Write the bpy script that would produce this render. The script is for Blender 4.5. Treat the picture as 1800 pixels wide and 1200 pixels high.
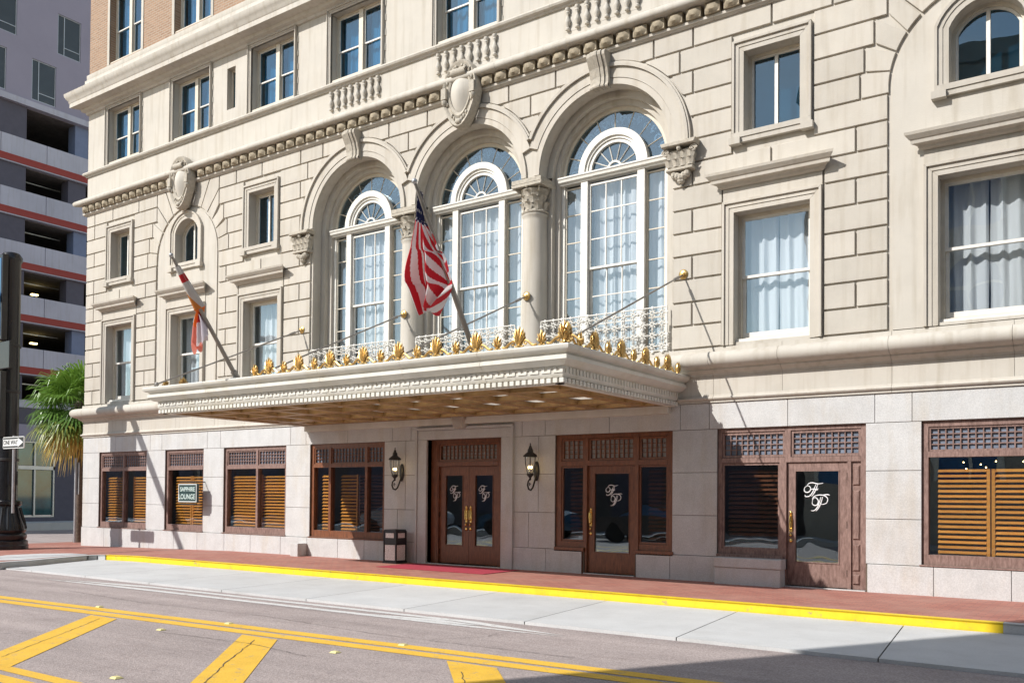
import bpy, bmesh, math, random
from math import sin, cos, pi, sqrt, radians as R, atan2, tan
from mathutils import Vector, Matrix
from mathutils.geometry import tessellate_polygon
random.seed(7)
for o in list(bpy.data.objects): bpy.data.objects.remove(o)
S = bpy.context.scene
col = S.collection

# ------------------------------------------------------------------ camera
f_px, yaw, pitch, roll, cy_px = 1578.59, 34.928, 1.0525, .4778, 843.81
y_, p_, r_ = R(yaw), R(pitch), R(roll)
fw = Vector((-sin(y_)*cos(p_), cos(y_)*cos(p_), sin(p_)))
rt = Vector((cos(y_), sin(y_), 0)); up = rt.cross(fw)
RX = cos(r_)*rt+sin(r_)*up; UX = -sin(r_)*rt+cos(r_)*up
cam = bpy.data.cameras.new('camera'); co = bpy.data.objects.new('camera', cam); col.objects.link(co)
M3 = Matrix((RX, UX, -fw)).transposed()
co.matrix_world = Matrix.Translation((12.31, -15.75, 1.5375)) @ M3.to_4x4()
cam.sensor_width = 36; cam.sensor_fit = 'HORIZONTAL'
cam.lens = f_px/1800*36; cam.shift_y = (cy_px-600)/1800
cam.clip_start = .1; cam.clip_end = 2000
S.camera = co

# ------------------------------------------------------------------ light
SUN = Vector((.62, 1.10, -1)).normalized()          # travel direction
w = bpy.data.worlds.new('World'); S.world = w; w.use_nodes = True
nt = w.node_tree; nt.nodes.clear()
out = nt.nodes.new('ShaderNodeOutputWorld'); bg = nt.nodes.new('ShaderNodeBackground')
sky = nt.nodes.new('ShaderNodeTexSky'); sky.sky_type = 'NISHITA'; sky.sun_disc = False
sky.sun_elevation = math.asin(-SUN.z); sky.sun_rotation = atan2(-SUN.x, -SUN.y)
sky.air_density = 1.0; sky.dust_density = .3; sky.ozone_density = 3
# thin streaky clouds over the clear sky
tc = nt.nodes.new('ShaderNodeTexCoord'); mp = nt.nodes.new('ShaderNodeMapping'); mp.inputs['Scale'].default_value = (1.2, 1.2, 5)
nz = nt.nodes.new('ShaderNodeTexNoise'); nz.inputs['Scale'].default_value = 2.2; nz.inputs['Detail'].default_value = 7
cr = nt.nodes.new('ShaderNodeValToRGB'); cr.color_ramp.elements[0].position = .52; cr.color_ramp.elements[1].position = .78
mx = nt.nodes.new('ShaderNodeMixRGB'); mx.inputs['Color2'].default_value = (7.5, 7.7, 8.0, 1)
sc_ = nt.nodes.new('ShaderNodeMath'); sc_.operation = 'MULTIPLY'; sc_.inputs[1].default_value = .28
L = nt.links.new
L(tc.outputs['Generated'], mp.inputs[0]); L(mp.outputs[0], nz.inputs['Vector']); L(nz.outputs['Fac'], cr.inputs[0])
L(cr.outputs[0], sc_.inputs[0]); L(sc_.outputs[0], mx.inputs['Fac']); L(sky.outputs[0], mx.inputs['Color1'])
wbn = nt.nodes.new('ShaderNodeMixRGB'); wbn.blend_type = 'MULTIPLY'; wbn.inputs['Fac'].default_value = 1; wbn.inputs['Color2'].default_value = (1.22, 1.0, .76, 1)
L(mx.outputs[0], wbn.inputs['Color1']); L(wbn.outputs[0], bg.inputs['Color']); bg.inputs['Strength'].default_value = .15; L(bg.outputs[0], out.inputs[0])
sd = bpy.data.lights.new('sun', 'SUN'); sd.energy = 3.4; sd.angle = R(.5); sd.color = (1, .972, .93)
so = bpy.data.objects.new('sun', sd); col.objects.link(so); so.rotation_euler = SUN.to_track_quat('-Z', 'Y').to_euler(); so.location = (-10, -20, 30)
S.view_settings.view_transform = 'Standard'; S.view_settings.look = 'None'; S.view_settings.gamma = 1
S.view_settings.exposure = .70
S.view_settings.use_curve_mapping = False
S.cycles.max_bounces = 8; S.cycles.transparent_max_bounces = 12; S.cycles.caustics_reflective = False; S.cycles.caustics_refractive = False

# ------------------------------------------------------------------ materials
def new_mat(name):
    m = bpy.data.materials.new(name); m.use_nodes = True
    n = m.node_tree; b = n.nodes['Principled BSDF']; return m, n, b
def rgba(c): return (c[0], c[1], c[2], 1)
def mat(name, c, rough=.7, metal=0, var=.12, scale=3, bump=0, bscale=60, c2=None, stain=0, stain_c=None, speck=0, spec=.5, stretch=(1, 1, 1), objrand=0, wear=None, streak=0):
    m, n, b = new_mat(name); Lk = n.links.new
    b.inputs['Roughness'].default_value = rough; b.inputs['Metallic'].default_value = metal
    b.inputs['Specular IOR Level'].default_value = spec
    tc = n.nodes.new('ShaderNodeTexCoord'); gm = n.nodes.new('ShaderNodeNewGeometry')
    mp = n.nodes.new('ShaderNodeMapping'); mp.inputs['Scale'].default_value = stretch
    Lk(gm.outputs['Position'], mp.inputs[0])
    nz = n.nodes.new('ShaderNodeTexNoise'); nz.inputs['Scale'].default_value = scale; nz.inputs['Detail'].default_value = 6; nz.inputs['Roughness'].default_value = .65
    Lk(mp.outputs[0], nz.inputs['Vector'])
    mix = n.nodes.new('ShaderNodeMixRGB')
    if c2 is None: c2 = tuple(x*(1-var*2.2) for x in c); c = tuple(min(1, x*(1+var)) for x in c)
    mix.inputs['Color1'].default_value = rgba(c); mix.inputs['Color2'].default_value = rgba(c2)
    rr = n.nodes.new('ShaderNodeMapRange'); rr.inputs['From Min'].default_value = .3; rr.inputs['From Max'].default_value = .7
    Lk(nz.outputs['Fac'], rr.inputs['Value']); Lk(rr.outputs[0], mix.inputs['Fac'])
    last = mix.outputs[0]
    if speck:
        v = n.nodes.new('ShaderNodeTexNoise'); v.inputs['Scale'].default_value = 55; v.inputs['Detail'].default_value = 3
        Lk(gm.outputs['Position'], v.inputs['Vector'])
        r2 = n.nodes.new('ShaderNodeMapRange'); r2.inputs['From Min'].default_value = .35; r2.inputs['From Max'].default_value = .65
        r2.inputs['To Min'].default_value = 1-speck; r2.inputs['To Max'].default_value = 1+speck*.5
        Lk(v.outputs['Fac'], r2.inputs['Value'])
        mu = n.nodes.new('ShaderNodeVectorMath'); mu.operation = 'SCALE'; Lk(last, mu.inputs[0]); Lk(r2.outputs[0], mu.inputs['Scale']); last = mu.outputs[0]
    if stain:
        s = n.nodes.new('ShaderNodeTexNoise'); s.inputs['Scale'].default_value = .9; s.inputs['Detail'].default_value = 8; s.inputs['Roughness'].default_value = .7
        ms = n.nodes.new('ShaderNodeMapping'); ms.inputs['Scale'].default_value = (1.6, 1.6, .45); Lk(gm.outputs['Position'], ms.inputs[0]); Lk(ms.outputs[0], s.inputs['Vector'])
        r3 = n.nodes.new('ShaderNodeMapRange'); r3.inputs['From Min'].default_value = .5; r3.inputs['From Max'].default_value = .75; r3.inputs['To Max'].default_value = stain
        Lk(s.outputs['Fac'], r3.inputs['Value'])
        m3 = n.nodes.new('ShaderNodeMixRGB'); m3.blend_type = 'MULTIPLY'; m3.inputs['Color2'].default_value = rgba(stain_c or (.55, .45, .33))
        Lk(r3.outputs[0], m3.inputs['Fac']); Lk(last, m3.inputs['Color1']); last = m3.outputs[0]
    if streak:                                       # rain streaks, long in z
        ms = n.nodes.new('ShaderNodeMapping'); ms.inputs['Scale'].default_value = (5, 5, .35); Lk(gm.outputs['Position'], ms.inputs[0])
        s = n.nodes.new('ShaderNodeTexNoise'); s.inputs['Scale'].default_value = 1.6; s.inputs['Detail'].default_value = 6; Lk(ms.outputs[0], s.inputs['Vector'])
        r3 = n.nodes.new('ShaderNodeMapRange'); r3.inputs['From Min'].default_value = .50; r3.inputs['From Max'].default_value = .72; r3.inputs['To Max'].default_value = streak
        Lk(s.outputs['Fac'], r3.inputs['Value']); m3 = n.nodes.new('ShaderNodeMixRGB'); m3.blend_type = 'MULTIPLY'; m3.inputs['Color2'].default_value = (.62, .56, .46, 1)
        Lk(r3.outputs[0], m3.inputs['Fac']); Lk(last, m3.inputs['Color1']); last = m3.outputs[0]
    if wear:                                         # (colour, threshold, scale): chipped or spotted places
        wc, wt, wsc = wear; s = n.nodes.new('ShaderNodeTexNoise'); s.inputs['Scale'].default_value = wsc; s.inputs['Detail'].default_value = 10; s.inputs['Roughness'].default_value = .75; Lk(gm.outputs['Position'], s.inputs['Vector'])
        r3 = n.nodes.new('ShaderNodeMapRange'); r3.inputs['From Min'].default_value = wt; r3.inputs['From Max'].default_value = wt+.06; Lk(s.outputs['Fac'], r3.inputs['Value'])
        m3 = n.nodes.new('ShaderNodeMixRGB'); m3.inputs['Color2'].default_value = rgba(wc); Lk(r3.outputs[0], m3.inputs['Fac']); Lk(last, m3.inputs['Color1']); last = m3.outputs[0]
    if objrand:
        oi = n.nodes.new('ShaderNodeObjectInfo'); r4 = n.nodes.new('ShaderNodeMapRange')
        r4.inputs['To Min'].default_value = 1-objrand; r4.inputs['To Max'].default_value = 1+objrand; Lk(oi.outputs['Random'], r4.inputs['Value'])
        mu = n.nodes.new('ShaderNodeVectorMath'); mu.operation = 'SCALE'; Lk(last, mu.inputs[0]); Lk(r4.outputs[0], mu.inputs['Scale']); last = mu.outputs[0]
    Lk(last, b.inputs['Base Color'])
    if bump:
        nb = n.nodes.new('ShaderNodeTexNoise'); nb.inputs['Scale'].default_value = bscale; nb.inputs['Detail'].default_value = 4; Lk(gm.outputs['Position'], nb.inputs['Vector'])
        bp = n.nodes.new('ShaderNodeBump'); bp.inputs['Strength'].default_value = bump; bp.inputs['Distance'].default_value = .01
        Lk(nb.outputs['Fac'], bp.inputs['Height']); Lk(bp.outputs[0], b.inputs['Normal'])
    return m
M = {}
M['lime'] = mat('limestone', (.49, .45, .39), .8, var=.04, scale=1.5, bump=.25, bscale=40, stain=.28, stain_c=(.78, .70, .58), objrand=.06, streak=.34)
M['limeflat'] = mat('limestone_render', (.505, .468, .41), .8, var=.04, scale=1.2, bump=.2, bscale=40, stain=.3, stain_c=(.78, .70, .58), streak=.38)
M['carved'] = mat('carved_limestone', (.45, .405, .335), .85, var=.12, scale=14, bump=.5, bscale=50)
M['groove'] = mat('shaded_groove', (.13, .10, .075), .9, var=.1)  # joint backing, colour darkened to stand in for shadow in the grooves
M['modil'] = mat('weathered_bracket_stone', (.37, .31, .22), .85, var=.2, scale=12, bump=.5, bscale=40)
M['granite'] = mat('grey_granite', (.545, .54, .53), .75, var=.05, scale=2.2, bump=.35, bscale=80, speck=.12, stain=.6, stain_c=(.88, .76, .60), objrand=.025, streak=.15)  # stain is brown staining plus warm bounced light mixed into the colour
M['white'] = mat('white_window_paint', (.70, .675, .62), .5, var=.06, scale=8, bump=.1)
M['cream'] = mat('cream_window_paint', (.60, .54, .44), .55, var=.06, scale=5)
M['canopy'] = mat('cream_canopy_paint', (.66, .635, .575), .55, var=.06, scale=2, stain=.5, stain_c=(.72, .62, .42), bump=.1)
M['soffit'] = mat('golden_brown_beam', (.36, .215, .085), .5, var=.18, scale=5)
m = M['panelw'] = mat('pale_glazed_panel', (.74, .71, .67), .6, var=.05)
_b = m.node_tree.nodes['Principled BSDF']; _t = m.node_tree.nodes.new('ShaderNodeBsdfTranslucent'); _t.inputs['Color'].default_value = (.8, .77, .72, 1); _m = m.node_tree.nodes.new('ShaderNodeMixShader'); _m.inputs[0].default_value = .75
m.node_tree.links.new(_b.outputs[0], _m.inputs[1]); m.node_tree.links.new(_t.outputs[0], _m.inputs[2]); m.node_tree.links.new(_m.outputs[0], m.node_tree.nodes['Material Output'].inputs[0])
M['gold'] = mat('gilded_metal', (.82, .56, .22), .36, metal=.9, c2=(.42, .26, .09), scale=22)
M['woodred'] = mat('varnished_mahogany', (.25, .095, .045), .3, c2=(.11, .045, .026), scale=5, stretch=(6, 6, 1.2), bump=.08)
M['woodgrey'] = mat('weathered_mahogany', (.30, .19, .16), .6, c2=(.12, .065, .05), scale=5, stretch=(6, 6, 1.5), bump=.2)
M['slat'] = mat('orange_pine_slat', (.98, .48, .10), .35, c2=(.80, .33, .05), scale=4, stretch=(1.5, 6, 6), objrand=.12)
M['slatd'] = mat('shaded_pine_slat', (.24, .10, .05), .4, c2=(.14, .05, .025), scale=4, stretch=(1.5, 6, 6), objrand=.2)  # slat wood with shade put into the colour, for shutters out of the sun
M['brass'] = mat('polished_brass', (.9, .6, .2), .22, metal=1, var=.1)
M['black'] = mat('black_gloss_paint', (.012, .012, .014), .25, var=.2, bump=.05)
M['iron'] = mat('black_iron', (.02, .017, .015), .45, var=.2)
M['steel'] = mat('galvanised_steel', (.42, .42, .43), .45, metal=.5, var=.1)
M['pole'] = mat('grey_flagpole_metal', (.30, .28, .26), .4, metal=.5, var=.15)
M['asphalt'] = mat('worn_asphalt', (.40, .335, .315), .9, var=.10, scale=.8, bump=.8, bscale=70, speck=.30, stain=.6, stain_c=(.70, .67, .66), stretch=(.25, 2.6, 1), wear=((.25, .21, .205), .62, 2.2))
M['concrete'] = mat('pale_concrete', (.53, .53, .525), .85, var=.05, scale=1, bump=.2, bscale=60, speck=.06, stain=.45, stain_c=(.78, .76, .73), objrand=.03, wear=((.34, .33, .31), .665, 9))
M['yellowc'] = mat('yellow_curb_paint', (.80, .575, .015), .55, var=.04, scale=5, bump=.2, bscale=30, stain=.6, stain_c=(.75, .62, .3), wear=((.40, .32, .12), .585, 6))
M['yellowr'] = mat('yellow_road_paint', (.78, .47, .05), .7, var=.05, scale=4, bump=.3, bscale=80, speck=.10, stain=.4, stain_c=(.7, .6, .5), wear=((.44, .32, .17), .575, 7))
M['whiter'] = mat('white_road_paint', (.66, .65, .63), .7, var=.06, scale=4, bump=.3, bscale=80, speck=.15, wear=((.40, .34, .32), .56, 7))
M['carpet'] = mat('red_carpet', (.38, .035, .06), .95, var=.1, scale=30, bump=.4)
M['dark'] = mat('dark_interior', (.05, .045, .04), .9, var=.1)
M['room'] = mat('room_wall', (.16, .14, .12), .9, var=.1)
M['gwall'] = mat('garage_lilac_render', (.31, .29, .37), .8, var=.03, scale=.5)
M['gpanel'] = mat('garage_pale_panel', (.46, .46, .54), .6, var=.06, scale=.6, streak=.3)
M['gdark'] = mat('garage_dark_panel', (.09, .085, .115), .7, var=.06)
M['gred'] = mat('garage_red_band', (.30, .035, .025), .6, var=.05)
M['gcol'] = mat('garage_blue_column', (.16, .20, .32), .6, var=.05)
M['gconc'] = mat('garage_concrete_soffit', (.16, .15, .14), .9, var=.15)
M['alu'] = mat('aluminium_frame', (.5, .5, .5), .35, metal=.6, var=.05)
M['trunk'] = mat('palm_bark', (.16, .12, .09), .9, var=.25, scale=12, bump=.6, bscale=20)
M['binblack'] = mat('black_plastic', (.02, .02, .022), .45, var=.1)
M['aggreg'] = mat('pebbled_bin_panel', (.86, .83, .80), .8, var=.08, scale=40, bump=.8, bscale=120, speck=.3)
M['signw'] = mat('white_sign_face', (.75, .75, .73), .4, var=.02)
M['signb'] = mat('black_sign_face', (.02, .02, .022), .4, var=.05)
M['blue'] = mat('blue_banner_panel', (.03, .13, .30), .3, var=.1, scale=2)
M['mono'] = mat('etched_white_lettering', (.85, .85, .85), .5, var=0)
M['opp'] = mat('opposite_building_stone', (.42, .38, .33), .85, var=.05)
M['oppdark'] = mat('opposite_shop_front', (.10, .09, .085), .8, var=.1)
M['tree'] = mat('street_tree_leaves', (.05, .09, .03), .6, var=.3, scale=6)
M['hinge'] = mat('dark_hinge', (.03, .02, .015), .5, metal=.5, var=.1)

# brick wall and brick paving (bricks only a few pixels long at this distance)
def brickmat(name, c1, c2, mortar, scale, bw, rh, plane, rough=.85, msize=.012, patch=None):
    m, n, b = new_mat(name); Lk = n.links.new
    g = n.nodes.new('ShaderNodeNewGeometry'); sx = n.nodes.new('ShaderNodeSeparateXYZ'); cx = n.nodes.new('ShaderNodeCombineXYZ')
    Lk(g.outputs['Position'], sx.inputs[0]); Lk(sx.outputs[0], cx.inputs[0]); Lk(sx.outputs[2 if plane == 'xz' else 1], cx.inputs[1])
    t = n.nodes.new('ShaderNodeTexBrick'); t.inputs['Scale'].default_value = scale; t.inputs['Brick Width'].default_value = bw; t.inputs['Row Height'].default_value = rh
    t.inputs['Mortar Size'].default_value = msize; t.inputs['Color1'].default_value = rgba(c1); t.inputs['Color2'].default_value = rgba(c2); t.inputs['Mortar'].default_value = rgba(mortar)
    Lk(cx.outputs[0], t.inputs['Vector'])
    nz = n.nodes.new('ShaderNodeTexNoise'); nz.inputs['Scale'].default_value = 1.1; nz.inputs['Detail'].default_value = 8; Lk(g.outputs['Position'], nz.inputs['Vector'])
    r = n.nodes.new('ShaderNodeMapRange'); r.inputs['From Min'].default_value = .42; r.inputs['From Max'].default_value = .72; r.inputs['To Max'].default_value = .55
    Lk(nz.outputs['Fac'], r.inputs['Value'])
    mm = n.nodes.new('ShaderNodeMixRGB'); mm.inputs['Color2'].default_value = rgba(patch or mortar); Lk(r.outputs[0], mm.inputs['Fac']); Lk(t.outputs['Color'], mm.inputs['Color1'])
    Lk(mm.outputs[0], b.inputs['Base Color']); b.inputs['Roughness'].default_value = rough
    bp = n.nodes.new('ShaderNodeBump'); bp.inputs['Strength'].default_value = .5; bp.inputs['Distance'].default_value = .006; bp.invert = True
    Lk(t.outputs['Fac'], bp.inputs['Height']); Lk(bp.outputs[0], b.inputs['Normal']); return m
M['brick'] = brickmat('tan_brick', (.34, .205, .125), (.25, .145, .085), (.34, .28, .22), 1, .22, .075, 'xz', patch=(.31, .20, .13))
M['paver'] = brickmat('red_brick_paving', (.42, .17, .125), (.32, .12, .09), (.20, .12, .10), 1, .2, .1, 'xy', msize=.006, patch=(.40, .23, .18))

def glassmat(name, refl, tint, rough=.0, wav=0.0):
    m = bpy.data.materials.new(name); m.use_nodes = True; n = m.node_tree; n.nodes.clear(); Lk = n.links.new
    o = n.nodes.new('ShaderNodeOutputMaterial'); mix = n.nodes.new('ShaderNodeMixShader'); t = n.nodes.new('ShaderNodeBsdfTransparent'); g = n.nodes.new('ShaderNodeBsdfGlossy')
    t.inputs['Color'].default_value = rgba([sqrt(q) for q in tint]); g.inputs['Roughness'].default_value = rough; g.inputs['Color'].default_value = (.74, .90, 1, 1)
    fr = n.nodes.new('ShaderNodeLayerWeight'); fr.inputs['Blend'].default_value = .5; pw = n.nodes.new('ShaderNodeMath'); pw.operation = 'POWER'; pw.inputs[1].default_value = 3
    Lk(fr.outputs['Facing'], pw.inputs[0])                # same on both faces of a pane
    ma = n.nodes.new('ShaderNodeMath'); ma.operation = 'MULTIPLY_ADD'; ma.inputs[1].default_value = .5; ma.inputs[2].default_value = refl*.5; ma.use_clamp = True
    Lk(pw.outputs[0], ma.inputs[0]); Lk(ma.outputs[0], mix.inputs[0]); Lk(t.outputs[0], mix.inputs[1]); Lk(g.outputs[0], mix.inputs[2]); Lk(mix.outputs[0], o.inputs[0])
    if wav:
        ge = n.nodes.new('ShaderNodeNewGeometry'); nz = n.nodes.new('ShaderNodeTexNoise'); nz.inputs['Scale'].default_value = 1.6; nz.inputs['Detail'].default_value = 1
        Lk(ge.outputs['Position'], nz.inputs['Vector']); bp = n.nodes.new('ShaderNodeBump'); bp.inputs['Strength'].default_value = wav; bp.inputs['Distance'].default_value = .03
        Lk(nz.outputs['Fac'], bp.inputs['Height']); Lk(bp.outputs[0], g.inputs['Normal'])
    return m
M['glass'] = glassmat('window_glass', .20, (.90, .93, .95), wav=.12)
M['glassu'] = glassmat('upper_window_glass', .20, (.16, .42, .60), wav=.10)
M['glassf'] = glassmat('fanlight_glass', .26, (.45, .62, .76), wav=.10)
M['glassd'] = glassmat('shop_window_glass', .28, (.80, .80, .80), wav=.10)
M['glasst'] = mat('teal_glass', (.012, .12, .13), .04, var=.3, scale=.7, spec=.9)
M['glassl'] = glassmat('lantern_glass', .10, (.95, .93, .88))
# curtain : white voile, partly translucent
m, n, b = new_mat('white_curtain'); b.inputs['Base Color'].default_value = (.80, .82, .83, 1); b.inputs['Roughness'].default_value = .9
tr = n.nodes.new('ShaderNodeBsdfTranslucent'); tr.inputs['Color'].default_value = (.7, .76, .8, 1); ms = n.nodes.new('ShaderNodeMixShader'); ms.inputs[0].default_value = .25
n.links.new(b.outputs[0], ms.inputs[1]); n.links.new(tr.outputs[0], ms.inputs[2]); n.links.new(ms.outputs[0], n.nodes['Material Output'].inputs[0]); M['curtain'] = m
def emis(name, c, s):
    m, n, b = new_mat(name); b.inputs['Base Color'].default_value = rgba(c); b.inputs['Emission Color'].default_value = rgba(c); b.inputs['Emission Strength'].default_value = s; return m
M['flame'] = emis('lit_bulb', (1, .72, .3), 14)
M['tube'] = emis('garage_lamp', (1, .75, .3), 5)
# palm leaf
m, n, b = new_mat('palm_leaf'); at = n.nodes.new('ShaderNodeAttribute'); at.attribute_name = 'age'; crn = n.nodes.new('ShaderNodeValToRGB')
e = crn.color_ramp.elements; e[0].position = 0; e[0].color = (.17, .30, .045, 1); e[1].position = 1; e[1].color = (.68, .45, .12, 1)
k = e.new(.55); k.color = (.09, .19, .035, 1); k = e.new(.8); k.color = (.34, .34, .07, 1)
n.links.new(at.outputs['Fac'], crn.inputs[0]); n.links.new(crn.outputs[0], b.inputs['Base Color']); b.inputs['Roughness'].default_value = .4
tr = n.nodes.new('ShaderNodeBsdfTranslucent'); n.links.new(crn.outputs[0], tr.inputs['Color']); ms = n.nodes.new('ShaderNodeMixShader'); ms.inputs[0].default_value = .3
n.links.new(b.outputs[0], ms.inputs[1]); n.links.new(tr.outputs[0], ms.inputs[2]); n.links.new(ms.outputs[0], n.nodes['Material Output'].inputs[0]); M['palm'] = m
# cloth with a printed pattern from vertex colours
m, n, b = new_mat('flag_cloth'); at = n.nodes.new('ShaderNodeAttribute'); at.attribute_name = 'print'; n.links.new(at.outputs['Color'], b.inputs['Base Color']); b.inputs['Roughness'].default_value = .75
tr = n.nodes.new('ShaderNodeBsdfTranslucent'); n.links.new(at.outputs['Color'], tr.inputs['Color']); ms = n.nodes.new('ShaderNodeMixShader'); ms.inputs[0].default_value = .35
n.links.new(b.outputs[0], ms.inputs[1]); n.links.new(tr.outputs[0], ms.inputs[2]); n.links.new(ms.outputs[0], n.nodes['Material Output'].inputs[0]); M['flag'] = m
# car paint for the cars parked opposite
for nm, c in (('carblue', (.01, .08, .16)), ('cardark', (.015, .015, .02)), ('carsilver', (.35, .36, .38))): M[nm] = mat(nm, c, .2, var=.02, spec=.8)
M['tyre'] = mat('tyre_rubber', (.02, .02, .02), .8)

# ------------------------------------------------------------------ mesh builder
class MB:
    def __init__(s): s.v = []; s.f = []
    def add(s, vs, fs):
        o = len(s.v); s.v += [tuple(v) for v in vs]; s.f += [tuple(i+o for i in f) for f in fs]; return s
    def box(s, x0, x1, y0, y1, z0, z1):
        if x0 > x1: x0, x1 = x1, x0
        if y0 > y1: y0, y1 = y1, y0
        if z0 > z1: z0, z1 = z1, z0
        return s.add([(x0, y0, z0), (x1, y0, z0), (x1, y1, z0), (x0, y1, z0), (x0, y0, z1), (x1, y0, z1), (x1, y1, z1), (x0, y1, z1)],
                     [(0, 3, 2, 1), (4, 5, 6, 7), (0, 1, 5, 4), (1, 2, 6, 5), (2, 3, 7, 6), (3, 0, 4, 7)])
    def prism(s, poly, y0, y1, ch=0):
        """polygon (x,z) from front y0 back to y1, front edge chamfered by ch"""
        n = len(poly); A = sum(poly[i][0]*poly[(i+1) % n][1]-poly[(i+1) % n][0]*poly[i][1] for i in range(n))
        if A < 0: poly = poly[::-1]
        rings = []
        if ch:
            ins = []
            for i in range(n):
                a, b, c = Vector(poly[i-1]), Vector(poly[i]), Vector(poly[(i+1) % n])
                d1 = (b-a); d2 = (c-b)
                d1 = d1.normalized() if d1.length > 1e-6 else d2.normalized(); d2 = d2.normalized() if d2.length > 1e-6 else d1
                n1 = Vector((-d1.y, d1.x)); n2 = Vector((-d2.y, d2.x)); q = n1+n2; q = q.normalized() if q.length > 1e-6 else n1
                k = ch/max(.4, q.dot(n1)); ins.append((b.x+q.x*k, b.y+q.y*k))
            rings = [[(x, y0, z) for x, z in ins], [(x, y0+ch, z) for x, z in poly], [(x, y1, z) for x, z in poly]]
        else: rings = [[(x, y0, z) for x, z in poly], [(x, y1, z) for x, z in poly]]
        o = len(s.v)
        for r in rings: s.v += r
        s.f.append(tuple(o+i for i in range(n)))
        for k in range(len(rings)-1):
            a = o+k*n; b = a+n
            for i in range(n): j = (i+1) % n; s.f.append((a+i, b+i, b+j, a+j))
        s.f.append(tuple(o+(len(rings)-1)*n+i for i in reversed(range(n)))); return s
    def sweepx(s, prof, x0, x1, miter=(0, 0)):
        """profile [(y,z)] closed polygon swept along x; ends mitred outwards in proportion to -y"""
        n = len(prof); o = len(s.v)
        s.v += [(x0-miter[0]*max(0, -y), y, z) for y, z in prof]+[(x1+miter[1]*max(0, -y), y, z) for y, z in prof]
        for i in range(n): j = (i+1) % n; s.f.append((o+i, o+j, o+n+j, o+n+i))
        s.f.append(tuple(o+i for i in reversed(range(n)))); s.f.append(tuple(o+n+i for i in range(n))); return s
    def tube(s, pts, r, n=8, cap=True):
        pts = [Vector(p) for p in pts]; rs = r if isinstance(r, (list, tuple)) else [r]*len(pts); o = len(s.v); prev = None
        for i, p in enumerate(pts):
            d = (pts[min(i+1, len(pts)-1)]-pts[max(i-1, 0)]).normalized()
            if prev is None: a = Vector((0, 0, 1)) if abs(d.z) < .9 else Vector((1, 0, 0)); u = d.cross(a).normalized()
            else: u = (prev-d*prev.dot(d)).normalized()
            prev = u; v = d.cross(u)
            for k in range(n): t = 2*pi*k/n; s.v.append(tuple(p+(u*cos(t)+v*sin(t))*rs[i]))
        for i in range(len(pts)-1):
            for k in range(n): j = (k+1) % n; s.f.append((o+i*n+k, o+i*n+j, o+i*n+n+j, o+i*n+n+k))
        if cap: s.f.append(tuple(o+k for k in reversed(range(n)))); s.f.append(tuple(o+(len(pts)-1)*n+k for k in range(n)))
        return s
    def lathe(s, prof, c=(0, 0, 0), n=16, flute=0, nf=8, ph=0):
        o = len(s.v)
        for r, z in prof:
            for k in range(n): t = 2*pi*k/n+ph; q = r*(1-flute*abs(cos(t*nf/2))) if flute else r; s.v.append((c[0]+q*cos(t), c[1]+q*sin(t), c[2]+z))
        for i in range(len(prof)-1):
            for k in range(n): j = (k+1) % n; s.f.append((o+i*n+k, o+i*n+j, o+i*n+n+j, o+i*n+n+k))
        s.f.append(tuple(o+k for k in reversed(range(n)))); s.f.append(tuple(o+(len(prof)-1)*n+k for k in range(n))); return s
    def ell(s, c, r, n=10, m=6, rot=None):
        o = len(s.v); c = Vector(c)
        for i in range(m+1):
            a = -pi/2+pi*i/m
            for k in range(n):
                t = 2*pi*k/n; p = Vector((r[0]*cos(a)*cos(t), r[1]*cos(a)*sin(t), r[2]*sin(a)))
                if rot: p = rot @ p
                s.v.append(tuple(c+p))
        for i in range(m):
            for k in range(n): j = (k+1) % n; s.f.append((o+i*n+k, o+i*n+j, o+i*n+n+j, o+i*n+n+k))
        return s
    def arc(s, cx, cz, r0, r1, y0, y1, a0=0, a1=180, n=32):
        """arch ring (x,z) between radii, front y0 to back y1"""
        for i in range(n):
            a = R(a0+(a1-a0)*i/n); b = R(a0+(a1-a0)*(i+1)/n)
            P = [(cx+r*cos(t), y, cz+r*sin(t)) for r, y in ((r0, y0), (r1, y0), (r1, y1), (r0, y1)) for t in (a, b)]
            fs = [(0, 2, 3, 1), (2, 4, 5, 3), (6, 0, 1, 7)]
            if i == 0: fs.append((0, 6, 4, 2))
            if i == n-1: fs.append((1, 3, 5, 7))
            s.add(P, fs)
        return s
    def mesh(s, name, m, smooth=False):
        me = bpy.data.meshes.new(name); me.from_pydata(s.v, [], s.f); me.materials.append(m); me.update()
        bm = bmesh.new(); bm.from_mesh(me); bmesh.ops.recalc_face_normals(bm, faces=bm.faces); bm.to_mesh(me); bm.free()
        if smooth:
            for p in me.polygons: p.use_smooth = True
            try: me.set_sharp_from_angle(angle=R(40))
            except Exception: pass
        return me
    def build(s, name, m, parent=None, loc=(0, 0, 0), smooth=False, stuff=False):
        o = bpy.data.objects.new(name, s.mesh(name, m, smooth)); col.objects.link(o); o.parent = parent; o.location = loc
        if stuff: o['kind'] = 'stuff'
        return o
def tag(o, label=None, cat=None, group=None, kind=None):
    if label: o['label'] = label
    if cat: o['category'] = cat
    if group: o['group'] = group
    if kind: o['kind'] = kind
    return o
def thing(name, label, cat, loc=(0, 0, 0), group=None):
    o = bpy.data.objects.new(name, None); col.objects.link(o); o.location = loc; return tag(o, label, cat, group)
def struct(o): o['kind'] = 'structure'; return o
kids = {}
def clone(o, parent=None, loc=None, rot=None):
    c = o.copy(); col.objects.link(c); c.parent = parent
    if loc is not None: c.location = loc
    if rot is not None: c.rotation_euler = rot
    for ch in o.children: clone(ch, c)
    return c
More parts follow.
